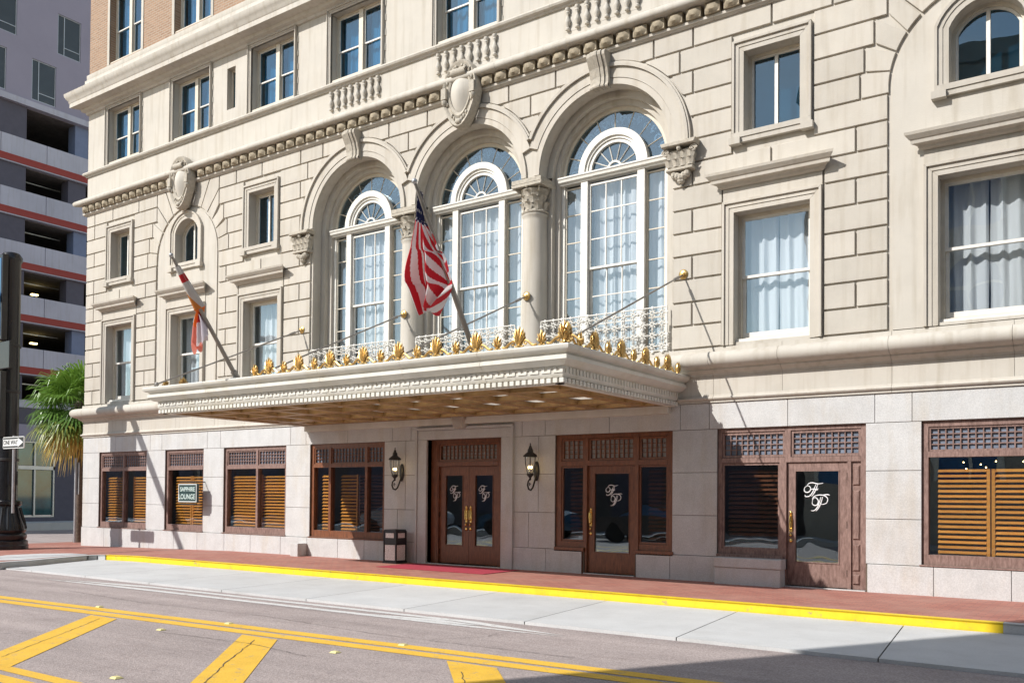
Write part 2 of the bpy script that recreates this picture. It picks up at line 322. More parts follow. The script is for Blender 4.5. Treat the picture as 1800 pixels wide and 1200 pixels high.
def inst(me, name, parent, loc=(0, 0, 0), rot=None, scale=None):
    o = bpy.data.objects.new(name, me); col.objects.link(o); o.parent = parent; o.location = loc
    if rot: o.rotation_euler = rot
    if scale: o.scale = scale
    return o

# ------------------------------------------------------------------ ground
def gz(x, y=0):                                      # the pavement falls gently towards the left corner
    return -.02*min(10, max(0, -x-8))
XS = [-300, -120, -60, -36, -33, -25, -19, -18, -16, -14.5, -13, -11.5, -10, -9, -8, 0, 12, 30, 60, 120, 300]
def strip(xs, y0, y1, z, name, m, fy=None):
    b = MB()
    for i in range(len(xs)-1):
        a, c = xs[i], xs[i+1]; f0 = (lambda x: y0(x)) if callable(y0) else (lambda x: y0); f1 = (lambda x: y1(x)) if callable(y1) else (lambda x: y1)
        b.add([(a, f0(a), z+gz(a)), (c, f0(c), z+gz(c)), (c, f1(c), z+gz(c)), (a, f1(a), z+gz(a))], [(0, 1, 2, 3)])
    return b.build(name, m)
struct(strip(XS, -300, 300, -.17, 'road', M['asphalt']))
struct(strip([-34, -30, -25, -19], 0, 120, -.164, 'side_street', M['asphalt']))
# concrete drop-off bay, cast in slabs
bay = struct(strip([-9.6, -8, 0, 12, 20], -5.75, -2.9, -.155, 'drop_off_bay', M['gconc']))
jx = [-9.6, -7.5, -5.4, -3.2, -1.05, 1.1, 3.2, 5.35, 7.55, 9.85, 12.1, 14.4, 16.6, 19]
for i in range(len(jx)-1):
    x0, x1 = jx[i]+.007, jx[i+1]-.007; b = MB(); sk = -.12
    xs = [x0]+[x for x in (-8,) if x0 < x < x1]+[x1]
    for a, c in zip(xs, xs[1:]): b.add([(a+.2, -5.75, -.13+gz(a)), (c+.2, -5.75, -.13+gz(c)), (c-.12, -2.9, -.13+gz(c)), (a-.12, -2.9, -.13+gz(a))], [(0, 1, 2, 3)])
    b.add([(x0+.2, -5.75, -.13+gz(x0)), (x1+.2, -5.75, -.13+gz(x1)), (x1+.2, -5.75, -.2), (x0+.2, -5.75, -.2)], [(0, 3, 2, 1)])
    b.build('concrete_slab', M['concrete'], bay)
# pavement of red brick: outline with the bulb-out on the left and the kerb flaring on the right
edge = [(20, -2.78), (11, -2.78), (-9.3, -2.78), (-9.6, -2.88), (-9.75, -3.2), (-9.3, -4.2), (-8.75, -5.2), (-8.6, -5.8), (-9.1, -6.1), (-10.5, -6.2), (-15.5, -6.2), (-17.5, -5.6), (-18.7, -4.2), (-19, -2.5), (-19, 0), (-19, 3), (-19, 60), (-15.6, 60), (-15.6, .3), (-14.5, .3), (-8, .3), (20, .3)]
def flat(poly, z, name, m, parent=None, gzf=True):
    pts = []
    for i in range(len(poly)):                       # split long edges so the fall of the ground is followed
        a, b = Vector(poly[i]), Vector(poly[(i+1) % len(poly)]); k = max(1, int(abs(b.x-a.x)/2)) if min(a.x, b.x) < -8 else 1
        for q in range(k): pts.append(a.lerp(b, q/k))
    tri = tessellate_polygon([[Vector((p.x, p.y, 0)) for p in pts]]); b = MB()
    b.add([(p.x, p.y, z+(gz(p.x) if gzf else 0)) for p in pts], tri); return b.build(name, m, parent)
struct(MB().add([(-8, -2.78, 0), (20, -2.78, 0), (20, .3, 0), (-8, .3, 0)], [(0, 1, 2, 3)]).build('pavement', M['paver']))
el = [(-8, -2.78)]+edge[2:-2]+[(-8, .3)]
struct(flat(el, 0, 'pavement', M['paver']))
# kerbs
def kerb(path, wd, name, m, z=.004, drop=-.16):
    b = MB(); n = len(path); P = [Vector(p) for p in path]; off = []
    for i in range(n):
        d = (P[min(i+1, n-1)]-P[max(i-1, 0)]).normalized(); off.append(P[i]+Vector((-d.y, d.x))*wd)   # offset to the street side
    for i in range(n-1):
        a, c, A, C = P[i], P[i+1], off[i], off[i+1]; za, zc = gz(a.x), gz(c.x)
        b.add([(a.x, a.y, z+za), (c.x, c.y, z+zc), (C.x, C.y, z+zc-.004), (A.x, A.y, z+za-.004)], [(0, 1, 2, 3)])
        CC = off[i+1]; AA = off[i]; d = (C-A).normalized(); nn = Vector((-d.y, d.x))*.025
        b.add([(A.x, A.y, z+za-.004), (C.x, C.y, z+zc-.004), (C.x+nn.x, C.y+nn.y, z+zc-.03), (A.x+nn.x, A.y+nn.y, z+za-.03), (C.x+nn.x, C.y+nn.y, drop+zc), (A.x+nn.x, A.y+nn.y, drop+za)], [(0, 1, 2, 3), (3, 2, 4, 5)])
    return struct(b.build(name, m, smooth=False))
kx = [10.9, 9, 7, 5, 3, 1, -1, -3, -5, -7, -8, -9.3]
kerb([(x, -2.78) for x in reversed(kx)], -.13, 'yellow_kerb', M['yellowc'])
kerb([(10.9, -2.78), (11.6, -2.77), (13, -2.77), (20, -2.77)], -.13, 'kerb', M['concrete'])
kerb(list(reversed(edge[2:15])), -.16, 'kerb', M['concrete'])
struct(flat([(-9.9, -3.0), (-9.45, -4.2), (-8.9, -5.2), (-9.3, -5.7), (-10.6, -5.2), (-11.6, -4.2), (-11.5, -3.4), (-10.9, -2.9)], .006, 'concrete_ramp', M['concrete']))
# far pavement beyond the side street
struct(MB().box(-36.2, -33.4, -30, 120, -.5, .02).build('far_pavement', M['concrete']))
struct(MB().box(-60, 60, -18.9, -17.2, -.5, -.02).build('opposite_pavement', M['concrete']))
# road markings
def yl(x): return -8.46+.05*x
def mark(poly, name, m, z=-.166): return struct(flat(poly, z, name, m, gzf=True))
lx = [-40, -30, -20, -14, -8, 0, 14, 40]
for d0, d1 in ((.34, .13), (.05, -.16)): struct(strip(lx, lambda x, d=d1: (yl(min(max(x, -8), 14)))-.1+d, lambda x, d=d0: (yl(min(max(x, -8), 14)))-.1+d, -.166, 'yellow_centre_line', M['yellowr']))
for d0, d1 in ((0, -.15), (-.25, -.42)): struct(strip(lx, -11.3+d1, -11.3+d0, -.166, 'yellow_centre_line', M['yellowr']))
for i in range(-6, 5):
    x = .25+3.08*i; y0 = yl(x)-.32; d = 11.34+y0
    if i > 2: continue
    mark([(x, y0), (x+.64, y0), (x+.64+d*.92, -11.34), (x+d*.92, -11.34)], 'yellow_hatch_bar', M['yellowr'], -.165)
mark([(-5.7, -6.46), (-4.6, -6.22), (-3.0, -6.12), (4.6, -6.12), (6.6, -6.38), (6.55, -6.46), (4.3, -6.46), (4.3, -6.38), (-3, -6.38)][:0] or [(-5.7, -6.42), (4.6, -6.42), (6.6, -6.34), (4.6, -6.27), (-3.5, -6.27)], 'white_lane_line', M['whiter'])
mark([(-5.2, -6.25), (-3.3, -6.02), (-2.6, -5.94), (4.9, -5.94), (6.5, -6.26), (5.4, -6.20), (4.6, -6.08), (-2.4, -6.08), (-3.2, -6.18)], 'white_lane_line', M['whiter'])
mark([(3.2, -6.268), (4.3, -6.084), (5.2, -6.2), (4.9, -6.268)], 'white_lane_line', M['whiter'], -.165)

def stud(x, y, lab):
    b = MB(); b.add([(-.05, -.045, 0), (.05, -.045, 0), (.05, .045, 0), (-.05, .045, 0), (-.035, -.025, .016), (.035, -.025, .016), (.035, .025, .016), (-.035, .025, .016)],
                    [(4, 5, 6, 7), (0, 1, 5, 4), (1, 2, 6, 5), (2, 3, 7, 6), (3, 0, 4, 7)])
    tag(b.build('road_stud', M['studm'], loc=(x, y, -.166+gz(x))), lab, 'road stud', 'raised studs along the yellow lines')
M['studm'] = mat('stud_plastic', (.75, .66, .30), .4, var=.1)
for x, y, l in ((-.5, -8.2, 'small pale road stud farthest left above the yellow double line'), (2.25, -9.0, 'small yellow road stud below the double line between two hatch bars'), (2.45, -8.13, 'yellow road stud just above the double line, middle of the road'),
                (4.55, -11.0, 'yellow road stud beside the nearer double line at the lower left'), (5.15, -8.82, 'road stud below the double line, left of the third hatch bar'), (5.4, -8.0, 'road stud above the double line near the third hatch bar'),
                (8.5, -8.62, 'road stud in the shaded road at the bottom right')): stud(x, y, l)

def crack(pts, wd=.009, seed=1):
    rnd = random.Random(seed); P = []
    for (ax_, ay_), (bx_, by_) in zip(pts, pts[1:]):
        n_ = max(2, int(math.hypot(bx_-ax_, by_-ay_)/.10))
        for i in range(n_): t = i/n_; P.append((ax_+(bx_-ax_)*t+rnd.uniform(-.010, .010), ay_+(by_-ay_)*t+rnd.uniform(-.010, .010)))
    b = MB()
    for (ax_, ay_), (bx_, by_) in zip(P, P[1:]):
        l_ = math.hypot(bx_-ax_, by_-ay_) or 1; nx_, ny_ = -(by_-ay_)/l_*wd*rnd.uniform(.25, .6), (bx_-ax_)/l_*wd*rnd.uniform(.25, .6)
        b.add([(ax_-nx_, ay_-ny_, -.161), (bx_-nx_, by_-ny_, -.161), (bx_+nx_, by_+ny_, -.161), (ax_+nx_, ay_+ny_, -.161)], [(0, 1, 2, 3)])
    struct(b.build('road_crack', M['crackm']))
M['crackm'] = mat('dark_road_crack', (.10, .085, .08), .95, var=.2)
crack([(.7, -8.9), (1.5, -9.8), (2.7, -11.2)], seed=3); crack([(3.8, -8.8), (4.7, -9.9), (5.7, -11.0)], .011, seed=4); crack([(6.9, -8.85), (7.4, -9.4), (8.3, -10.4)], .011, seed=5)
crack([(-3, -7.3), (-.5, -7.5), (2.2, -7.35), (4.6, -7.6), (7.5, -7.5)], .010, seed=6); crack([(2.4, -9.1), (4.0, -9.0), (5.2, -9.2)], .010, seed=7); crack([(5.4, -7.5), (5.8, -6.9), (5.7, -6.5)], .009, seed=8)
# ================================================================== HOTEL
hotel = thing('hotel_building', 'long pale limestone and granite hotel with three tall arched windows over its gilded canopy', 'building')
H = hotel
def hole_rect(x0, x1, z0, z1): return [(x0, z0), (x1, z0), (x1, z1), (x0, z1)]
def hole_arch(x0, x1, z0, zs, rise, n=14):           # flat sides, arc head (segmental or round)
    hw = (x1-x0)/2; rad = (hw*hw+rise*rise)/(2*rise); cx = (x0+x1)/2; cz = zs+rise-rad; a0 = atan2(zs-cz, hw)
    return [(x0, z0), (x1, z0)]+[(cx+rad*cos(a0+(pi-2*a0)*i/n), cz+rad*sin(a0+(pi-2*a0)*i/n)) for i in range(n+1)]
def wall_panel(name, x0, x1, z0, z1, holes, y, depth, m):
    outer = [(x0, z0), (x1, z0), (x1, z1), (x0, z1)]
    loops = [outer]+holes; vs = [Vector((x, z, 0)) for l in loops for x, z in l]
    tri = tessellate_polygon([[Vector((x, z, 0)) for x, z in l] for l in loops])
    b = MB(); b.add([(v.x, y, v.y) for v in vs], tri)
    for l in holes:
        n = len(l); b.add([(x, y, z) for x, z in l]+[(x, y+depth, z) for x, z in l], [(i, (i+1) % n, n+(i+1) % n, n+i) for i in range(n)])
    o = b.build(name, m, H)
    return o

# bay geometry
CB = {-1: -10.2, 1: 10.36}            # centres of the arched bays
BW = 6.93                              # bays between arches and arched bays
EB = 13.57                             # end bays
lower = [(-14.56, -12.02), (-11.09, -9.29), (-8.39, -5.85), (-4.94, -2.39), (2.40, 5.03), (5.93, 8.55), (9.42, 11.3), (12.2, 14.6)]
big = [-EB, CB[-1], -BW, BW, CB[1], EB]
holes0 = []
for x0, x1 in lower:
    holes0.append(hole_rect(x0, x1, .5, 2.82) if (x0, x1) not in ((2.40, 5.03), (5.93, 8.55)) else None)
holes0 = [h for h in holes0 if h]
holes0.append([(2.40, .5), (3.10, .5), (3.10, .02), (4.24, .02), (4.24, .5), (5.03, .5), (5.03, 2.82), (2.40, 2.82)])
holes0.append([(5.93, .5), (7.16, .5), (7.16, .02), (8.55, .02), (8.55, 2.82), (5.93, 2.82)])
holes0.append(hole_rect(-1.05, 1.05, .02, 2.82))
wall_panel('wall', -15.48, 15.48, -.6, 3.31, holes0, .012, .30, M['groove'])
hs = []
for c in big: hs.append(hole_rect(c-.69, c+.69, 4.40, 6.77))
for c in (-EB, -BW, BW, EB): hs.append(hole_rect(c-.51, c+.51, 8.22, 9.70))
for c in CB.values(): hs.append(hole_arch(c-.53, c+.53, 8.22, 9.12, .36))
# the big arcade opening: three arches carried on columns
AR, AC = 1.5, 8.33
ap = [(-4.97, 4.40), (4.97, 4.40)]
for c in (3.45, 0, -3.45):
    ap += [(c+AR*cos(R(t)), AC+AR*sin(R(t))) for t in [i*180/20 for i in range(21)]]
ap = [(min(4.97, max(-4.97, x)), z) for x, z in ap]
hs.append(ap)
wall_panel('wall', -15.48, 15.48, 3.31, 10.62, hs, .028, .32, M['limeflat'])
h3 = []
TX = [-13.5, -10.1, -6.58, -3.5, -.04, 3.42, 6.9, 10.3, 13.4]
for c in TX: h3.append(hole_rect(c-.86, c+.86, 11.92, 13.66))
h3.append(hole_rect(-8.48, -8.12, 12.22, 13.38))
wall_panel('wall', -15.5, 15.5, 10.62, 14.0, h3, 0, .26, M['limeflat'])
h4 = [hole_rect(c-.86, c+.86, 15.10, 17.4) for c in TX]
wall_panel('brick_wall', -15.5, 15.5, 14.86, 19.5, h4, .0, .26, M['brick'])
# sides, roof, floors and back walls of the rooms
b = MB(); b.box(-15.5, -15.3, .35, 14, -.6, 19.5).box(15.3, 15.5, .35, 14, -.6, 19.5).box(-15.5, 15.5, 13.8, 14, -.6, 19.5).box(-15.5, 15.5, .02, 14, 19.5, 19.7)
b.build('side_wall', M['limeflat'], H)
b = MB()
for z in (-.02, 3.9, 11.2, 14.5): b.box(-15.29, 15.29, .36, 13.7, z-.2, z)
for x0_, x1_ in ((-15.29, -5.24), (5.34, 15.29)): b.box(x0_, x1_, .36, 4.49, 7.55, 7.75)
b.build('floor', M['room'], H)
b = MB(); b.box(-15.29, 15.29, 4.5, 4.6, 0, 19.4)
for x in (-12, -8.7, -5.2, 5.3, 8.7, 12): b.box(x-.05, x+.05, .4, 4.5, 0, 19.4)
b.build('partition', M['room'], H)

# ---- rusticated limestone blocks
G = .018
def block(poly, y0=-.02, y1=.03, ch=.006, m='lime', name='stone_block'):
    MB().prism(poly, y0, y1, ch).build(name, M[m], H)
Z0, DZ = 4.35, .44
def zrow(k): return Z0+DZ*k
def arch_low(x, arches):                               # top of the arches at x
    z = -9
    for cx, cz, r in arches:
        d = abs(x-cx)
        if d < r: z = max(z, cz+sqrt(r*r-d*d))
    return z
ARCH = [(c, 8.33, 1.955) for c in (-3.45, 0, 3.45)]
def rowblock(xa, xb, k, arches=()):
    za, zb = zrow(k)+G, zrow(k+1)-G
    xa += G; xb -= G
    if not arches: block([(xa, za), (xb, za), (xb, zb), (xa, zb)]); return
    n = 24; xs = [xa+(xb-xa)*i/n for i in range(n+1)]; lows = [(x, max(za, arch_low(x, arches))) for x in xs]
    runs = []; cur = []
    for x, z in lows:
        if z < zb-.02: cur.append((x, z))
        else:
            if len(cur) > 1: runs.append(cur)
            cur = []
    if len(cur) > 1: runs.append(cur)
    for r in runs:
        if r[-1][0]-r[0][0] < .08: continue
        pts = [r[0]]
        for i in range(1, len(r)-1):
            (xa_, za_), (xb_, zb_), (xc_, zc_) = r[i-1], r[i], r[i+1]
            if abs((zb_-za_)-(zc_-zb_)) > 1e-4: pts.append(r[i])
        pts.append(r[-1]); block(pts+[(r[-1][0], zb), (r[0][0], zb)], ch=.006)
for s in (-1, 1):
    mir = lambda xs: sorted([s*x for x in xs])
    cb = abs(CB[s]); pl = cb-1.42                      # inner edge of the arched bay panel
    pr = cb+1.42
    VX = {k: None for k in range(20)}
    voffs = {8: 1.44, 9: 1.90, 10: 1.83, 11: 1.67, 12: 1.46}
    def bounds(k): return 0
    for k in range(14):
        spans = []
        # zone between the arcade and the window bay, and the zone to the arched bay
        if k <= 5: spans += [[5.0, 5.42, 6.02] if k % 2 else [5.0, 6.02], [7.85, 8.39, pl-.03] if k % 2 else [7.85, pl-.03]]
        elif k == 6: spans += [[5.0, 6.02], [7.85, pl-.03]]
        elif k == 7: spans += [[5.0, 5.42, 6.93, 8.39, pl-.03]]
        elif k == 8: spans += [[5.0, 6.20], [7.67, pl-.03]]
        elif k in (9, 10, 11, 12): spans += [[4.0, 5.42, 6.20] if k in (9, 11) else ([4.0, 5.15, 6.2] if k == 12 else [4.0, 6.2]), [7.67, cb-voffs[k]]]
        else: spans += [[0.0, 1.15, 2.35, 3.45, 4.6, 5.42, 6.93, 8.0, cb-1.46]]
        if k in (11, 12): spans += [[.02, 1.725, 3.0]] if k == 12 else [[1.0, 2.4]]
        # zone between the arched bay and the end window
        if k <= 6: spans += [[pr+.03, 12.2, 12.66] if k % 2 else [pr+.03, 12.66], [14.48, 15.02, 15.48] if k % 2 == 0 else [14.48, 15.48]]
        elif k == 7: spans += [[pr+.03, 12.2, 13.57, 15.02, 15.48]]
        elif k == 8: spans += [[pr+.03, 12.83], [14.31, 15.02, 15.48]]
        elif k in (9, 10, 11, 12): spans += [[cb+voffs[k], 12.83], [14.31, 15.02, 15.48] if k % 2 == 0 else [14.31, 15.48]]
        else: spans += [[cb+1.46, 12.6, 14.0, 15.02, 15.48]]
        for sp in spans:
            q = mir(sp)
            for a, c in zip(q, q[1:]):
                rowblock(a, c, k, ARCH if (k >= 9 and min(abs(a), abs(c)) < 5.6) else ())
    # voussoirs round the arched bay
    cx, cz, r0 = CB[s], 8.40, 1.45
    ks = [9, 10, 11, 12, 13]; ang = {9: 0.0, 10: .19, 11: .41, 12: .64, 13: .86}
    for sg in (-1, 1):
        P = lambda a, r: (cx+sg*r*cos(a), cz+r*sin(a))
        for k in (9, 10, 11, 12):
            xo = voffs[k]; za, zb = zrow(k)+G, zrow(k+1)-G
            a0, a1 = (ang[k]+.008, ang[k+1]-.008)
            if k == 9: a0 = -.055
            inn = [P(a0+(a1-a0)*i/3, r0) for i in range(4)]
            xk = cx+sg*(xo-G)
            # outer ends of the radial joints
            o0 = (cx+sg*min(xo-G, (za-cz)/max(tan(a0), 1e-3)), za) if k > 9 else None
            x1 = min(xo-G, (zb-cz)/max(tan(a1+.0), 1e-3)); poly = [inn[0]]
            if o0 and (za-cz)/max(tan(a0), 1e-3) < xo-G-.02: poly += [o0]
            poly += [(xk, za), (xk, zb)]
            if x1 < xo-G-.02: poly += [(cx+sg*x1, zb)]
            poly += inn[::-1][:-1]
            block(poly, ch=.006)
        an = [.87, 1.10, 1.34, pi/2]; ztop = zrow(14)-G; za = zrow(13)+G
        for i in range(3):
            a0, a1 = an[i]+.008, an[i+1]-.008; inn = [P(a0, r0), P((a0+a1)/2, r0), P(a1, r0)]
            xt0 = (ztop-cz)/tan(a0); xt1 = (ztop-cz)/tan(a1)
            if i == 0: poly = [inn[0], (cx+sg*1.44, za), (cx+sg*1.44, ztop), (cx+sg*xt1, ztop)]+inn[::-1][:-1]
            else: poly = [inn[0], (cx+sg*xt0, ztop), (cx+sg*xt1, ztop)]+inn[::-1][:-1]
            block(poly, ch=.006)
    # smooth panel of the arched bay, slightly sunk
    hb = [hole_rect(cx-.69, cx+.69, 4.40, 6.77), hole_arch(cx-.53, cx+.53, 8.22, 9.12, .36)]
    outl = [(cx-1.39, 4.35), (cx+1.39, 4.35)]+[(cx+1.39*cos(R(t)), cz+1.39*sin(R(t))) for t in range(0, 181, 9)]
    tri = tessellate_polygon([[Vector((x, z, 0)) for x, z in l] for l in [outl]+hb]); allv = [p for l in [outl]+hb for p in l]
    b = MB(); b.add([(x, -.002, z) for x, z in allv], tri); n = len(outl)
    b.add([(x, -.002, z) for x, z in outl]+[(x, .028, z) for x, z in outl], [(i, (i+1) % n, n+(i+1) % n, n+i) for i in range(n)])
    b.build('bay_panel', M['limeflat'], H)

# ---- granite base storey
def gblock(x0, x1, z0, z1, y0=-.004): MB().prism([(x0+.004, z0+.004), (x1-.004, z0+.004), (x1-.004, z1-.004), (x0+.004, z1-.004)], y0, .012, .005).build('granite_block', M['granite'], H)
piers = [(-15.5, -14.56), (-12.02, -11.09), (-9.29, -8.39), (-5.85, -4.94), (-2.39, -1.31), (1.31, 2.40), (5.03, 5.93), (8.55, 9.42), (11.3, 12.2), (14.6, 15.5)]
for i, (a, c) in enumerate(piers):
    for z0, z1 in ((.47, 1.22), (1.22, 2.02), (2.02, 2.82)):
        if c-a > 1: m_ = a+(c-a)*(.62 if z0 > 1 else .4); gblock(a, m_, z0, z1); gblock(m_, c, z0, z1)
        else: gblock(a, c, z0, z1)
tops = [-15.5]+[x for a, c in piers[1:-1] for x in ((a+c)/2-.29, (a+c)/2+.29)]+[15.5]
for a, c in zip(tops, tops[1:]):
    if c-a > 2.9: gblock(a, (a+c)/2, 2.82, 3.31); gblock((a+c)/2, c, 2.82, 3.31)
    else: gblock(a, c, 2.82, 3.31)
basex = [-15.5, -14.2, -13.35, -11.8, -10.6, -9.5, -8.3, -7.2, -6.0, -5.0, -3.9, -3.0, -2.1, -1.31]
for a, c in zip(basex, basex[1:]): gblock(a, c, -.5, .47, -.03)
for q in ([1.31, 2.2, 3.06], [4.28, 5.0, 5.98], [8.58, 9.6, 10.7, 11.9, 13.2, 14.3, 15.5]):
    for a, c in zip(q, q[1:]): gblock(a, c, -.5, .47, -.03)
# granite step block under the side window of the corner door, and window ledges
MB().prism([(5.98, -.4), (7.18, -.4), (7.18, .30), (5.98, .30)], -.24, .1, .006).build('granite_block', M['granite'], H)
MB().prism([(5.97, .304), (7.20, .304), (7.20, .48), (5.97, .48)], -.26, .1, .012).build('granite_ledge', M['granite'], H)
# surround of the main entrance
b = MB()
for s in (-1, 1): b.prism([(s*1.05, -.1), (s*1.31, -.1), (s*1.31, 2.82+.0), (s*1.05, 2.82)], -.05, .3, .008)
b.prism([(-1.31, 2.823), (1.31, 2.823), (1.31, 3.03), (-1.31, 3.03)], -.05, .012, .008)
b.box(-1.37, -1.313, -.075, .0, -.1, 3.03).box(1.313, 1.37, -.075, .0, -.1, 3.03).box(-1.37, 1.37, -.08, .0, 3.033, 3.09)
b.build('door_surround', M['granite'], H)
for a_ in ((-1.05, 1.05), (3.1, 4.24), (7.19, 8.55)): MB().box(a_[0], a_[1], -.03, .4, -.1, .02).build('door_step', M['granite'], H)

# ---- horizontal mouldings
def mould(name, prof, x0, x1, m='limeflat', cuts=None, mit=(1, 1)):
    cs = [x0]+[c for c in (cuts or []) if x0 < c < x1]+[x1]
    for i, (a, c) in enumerate(zip(cs, cs[1:])):
        MB().sweepx(prof, a+(.003 if i else 0), c-(.003 if i < len(cs)-2 else 0), (mit[0] if i == 0 else 0, mit[1] if i == len(cs)-2 else 0)).build(name, M[m], H, smooth=True)
cuts = [-15.5+1.63*i+.2*sin(i*2.1) for i in range(1, 20)]
mould('string_course', [(.01, 3.312), (-.03, 3.312), (-.03, 3.36), (-.06, 3.365), (-.075, 3.39), (-.06, 3.415), (-.03, 3.42), (-.02, 3.46), (.01, 3.46)], -15.5, 15.5, cuts=cuts[::2])
mould('frieze', [(.01, 3.462), (-.012, 3.462), (-.012, 3.80), (.01, 3.80)], -15.5, 15.5, cuts=cuts)
tor = [(.02, 3.802), (-.03, 3.802), (-.04, 3.84), (-.09, 3.87), (-.13, 3.90), (-.13, 3.925), (-.16, 3.93)]
tor += [(-.17-.145*cos(R(a)), 4.085+.145*sin(R(a))) for a in range(-75, 91, 15)]+[(-.04, 4.25), (-.035, 4.33), (.02, 4.34)]
mould('torus_moulding', tor, -15.5, 15.5, cuts=cuts)
# cornice with carved blocks
mould('cornice', [(.03, 10.44), (-.05, 10.44), (-.07, 10.47), (-.10, 10.48), (-.10, 10.53), (.0, 10.54), (.0, 10.74), (-.27, 10.745), (-.30, 10.76), (-.32, 10.80), (-.32, 10.85), (-.28, 10.90), (-.06, 10.95), (.03, 10.96)], -15.5, 15.5, cuts=cuts[::3])
bmb = MB()
for i in range(3):
    pass
# one carved block: cushion with a bulge
v = []; nn = 5
mbk = MB()
for i in range(nn):
    for j in range(nn):
        u, t = i/(nn-1)*2-1, j/(nn-1)*2-1; bl = (1-u**6)*(1-t**6)
        v.append((u*(.148-.012*bl), -.15-.055*bl-.02*(1-abs(t))*(1-u*u), t*.10))
fs = [(i*nn+j, (i+1)*nn+j, (i+1)*nn+j+1, i*nn+j+1) for i in range(nn-1) for j in range(nn-1)]
mbk.add(v, fs); mbk.box(-.146, .146, -.16, .0, -.098, .098)
me_mod = mbk.mesh('modillion', M['modil'], True)
nmod = int(30.6/.372)
for i in range(nmod+1):
    x = -15.35+.372*i
    if min(abs(x-.0), abs(x-CB[-1]), abs(x-CB[1])) < .50: continue
    inst(me_mod, 'modillion', H, (x, 0, 10.635))
mould('string_course', [(.02, 11.70), (-.04, 11.70), (-.05, 11.74), (-.11, 11.76), (-.13, 11.80), (-.11, 11.84), (-.04, 11.86), (.02, 11.87)], -15.5, 15.5, cuts=cuts[::2])
# main cornice under the brick storeys
mc = [(.02, 13.72), (-.05, 13.74), (-.08, 13.80), (-.16, 13.83), (-.19, 13.90), (-.34, 13.92), (-.42, 13.93), (-.42, 14.06), (-.44, 14.08), (-.45, 14.14), (-.50, 14.20), (-.54, 14.27), (-.55, 14.36), (-.52, 14.38), (-.40, 14.42), (-.22, 14.46), (-.22, 14.52), (-.18, 14.58), (-.14, 14.66), (-.10, 14.72), (-.10, 14.84), (-.04, 14.87), (.02, 14.87)]
mould('main_cornice', mc, -15.5, 15.5, cuts=cuts[::2])
mould('sill_course', [(.02, 14.875), (-.05, 14.875), (-.06, 14.90), (-.06, 15.02), (-.03, 15.05), (.02, 15.06)], -15.5, 15.5, cuts=cuts[1::2])

# ---- windows: each built once at x = 0, then copied
def rect_frame(b, x0, x1, z0, z1, t, y0, y1, tb=None):
    tb = t if tb is None else tb
    b.box(x0, x0+t, y0, y1, z0, z1).box(x1-t, x1, y0, y1, z0, z1).box(x0+t, x1-t, y0, y1, z1-t, z1)
    if tb: b.box(x0+t, x1-t, y0, y1, z0, z0+tb)
    return b
def surround(b, x0, x1, z0, z1, w_, bottom, m=None):
    """stepped stone architrave round an opening"""
    for k, (o0, o1, yy) in enumerate(((0, w_*.42, -.035), (w_*.42, w_*.78, -.05), (w_*.78, w_, -.085))):
        zb = z0-o1 if bottom else z0
        b.prism([(x0-o1, zb), (x0-o0, zb), (x0-o0, z1+o0), (x0-o1, z1+o1)], yy, .03, .004)
        b.prism([(x1+o0, zb), (x1+o1, zb), (x1+o1, z1+o1), (x1+o0, z1+o0)], yy, .03, .004)
        b.prism([(x0-o0, z1+o0+.0), (x1+o0, z1+o0), (x1+o1, z1+o1), (x0-o1, z1+o1)], yy-.0006, .03, .004)
    return b
def curtain(x0, x1, z0, z1, y, seed, amp=.03, pitch=.11):
    rnd = random.Random(seed); b = MB(); n = max(8, int((x1-x0)/.022)); ph = rnd.random()*6; m_ = 5; vs = []
    for j in range(m_+1):
        for i in range(n+1):
            x = x0+(x1-x0)*i/n; t = j/m_
            k = sin(x/pitch*2*pi*.5+ph+.6*sin(x*7+ph)); vs.append((x+.006*sin(t*9+i), y+amp*k*(.55+.45*sin(t*2+ph))+.012*sin(x*53+t*2), z0+(z1-z0)*t))
    b.add(vs, [(j*(n+1)+i, j*(n+1)+i+1, (j+1)*(n+1)+i+1, (j+1)*(n+1)+i) for j in range(m_) for i in range(n)]); return b
def win_root(name='window'):
    o = bpy.data.objects.new(name, None); return o
def make_big():
    b = MB(); rect_frame(b, -.69, .69, 4.44, 6.77, .055, .22, .34); f = b.build('window', M['cream'], H, smooth=False)
    surround(MB(), -.69, .69, 4.345, 6.77, .21, False).build('stone_surround', M['lime'], f)
    b = MB(); b.box(-.90, .90, -.02, .02, 6.985, 7.225); b.build('stone_frieze', M['lime'], f)
    MB().sweepx([(.02, 7.23), (-.05, 7.23), (-.09, 7.25), (-.11, 7.29), (-.19, 7.31), (-.20, 7.37), (-.22, 7.38), (-.27, 7.44), (-.28, 7.485), (-.03, 7.51), (.02, 7.51)], -.88, .88, (1, 1)).build('window_hood', M['lime'], f)
    b = MB(); rect_frame(b, -.635, .635, 5.60, 6.715, .05, .25, .29); b.build('sash', M['white'], f)
    b = MB(); rect_frame(b, -.632, .632, 4.50, 5.655, .055, .295, .33, .10); b.build('sash', M['white'], f)
    MB().box(-.69, .69, .08, .34, 4.36, 4.46).build('window_sill', M['white'], f)
    MB().box(-.59, .59, .268, .272, 5.65, 6.67).build('pane', M['glass'], f)
    MB().box(-.58, .58, .312, .316, 4.60, 5.60).build('pane', M['glass'], f)
    curtain(-.66, -.02, 4.40, 6.75, .47, 1).build('curtain', M['curtain'], f, smooth=True)
    curtain(.0, .66, 4.40, 6.75, .48, 2).build('curtain', M['curtain'], f, smooth=True)
    MB().box(-.68, .68, .42, .52, 6.72, 6.77).build('curtain_rail', M['cream'], f)
    return f
wb = make_big(); wb.location.x = big[0]
for c in big[1:]: clone(wb, H, (c, 0, 0))
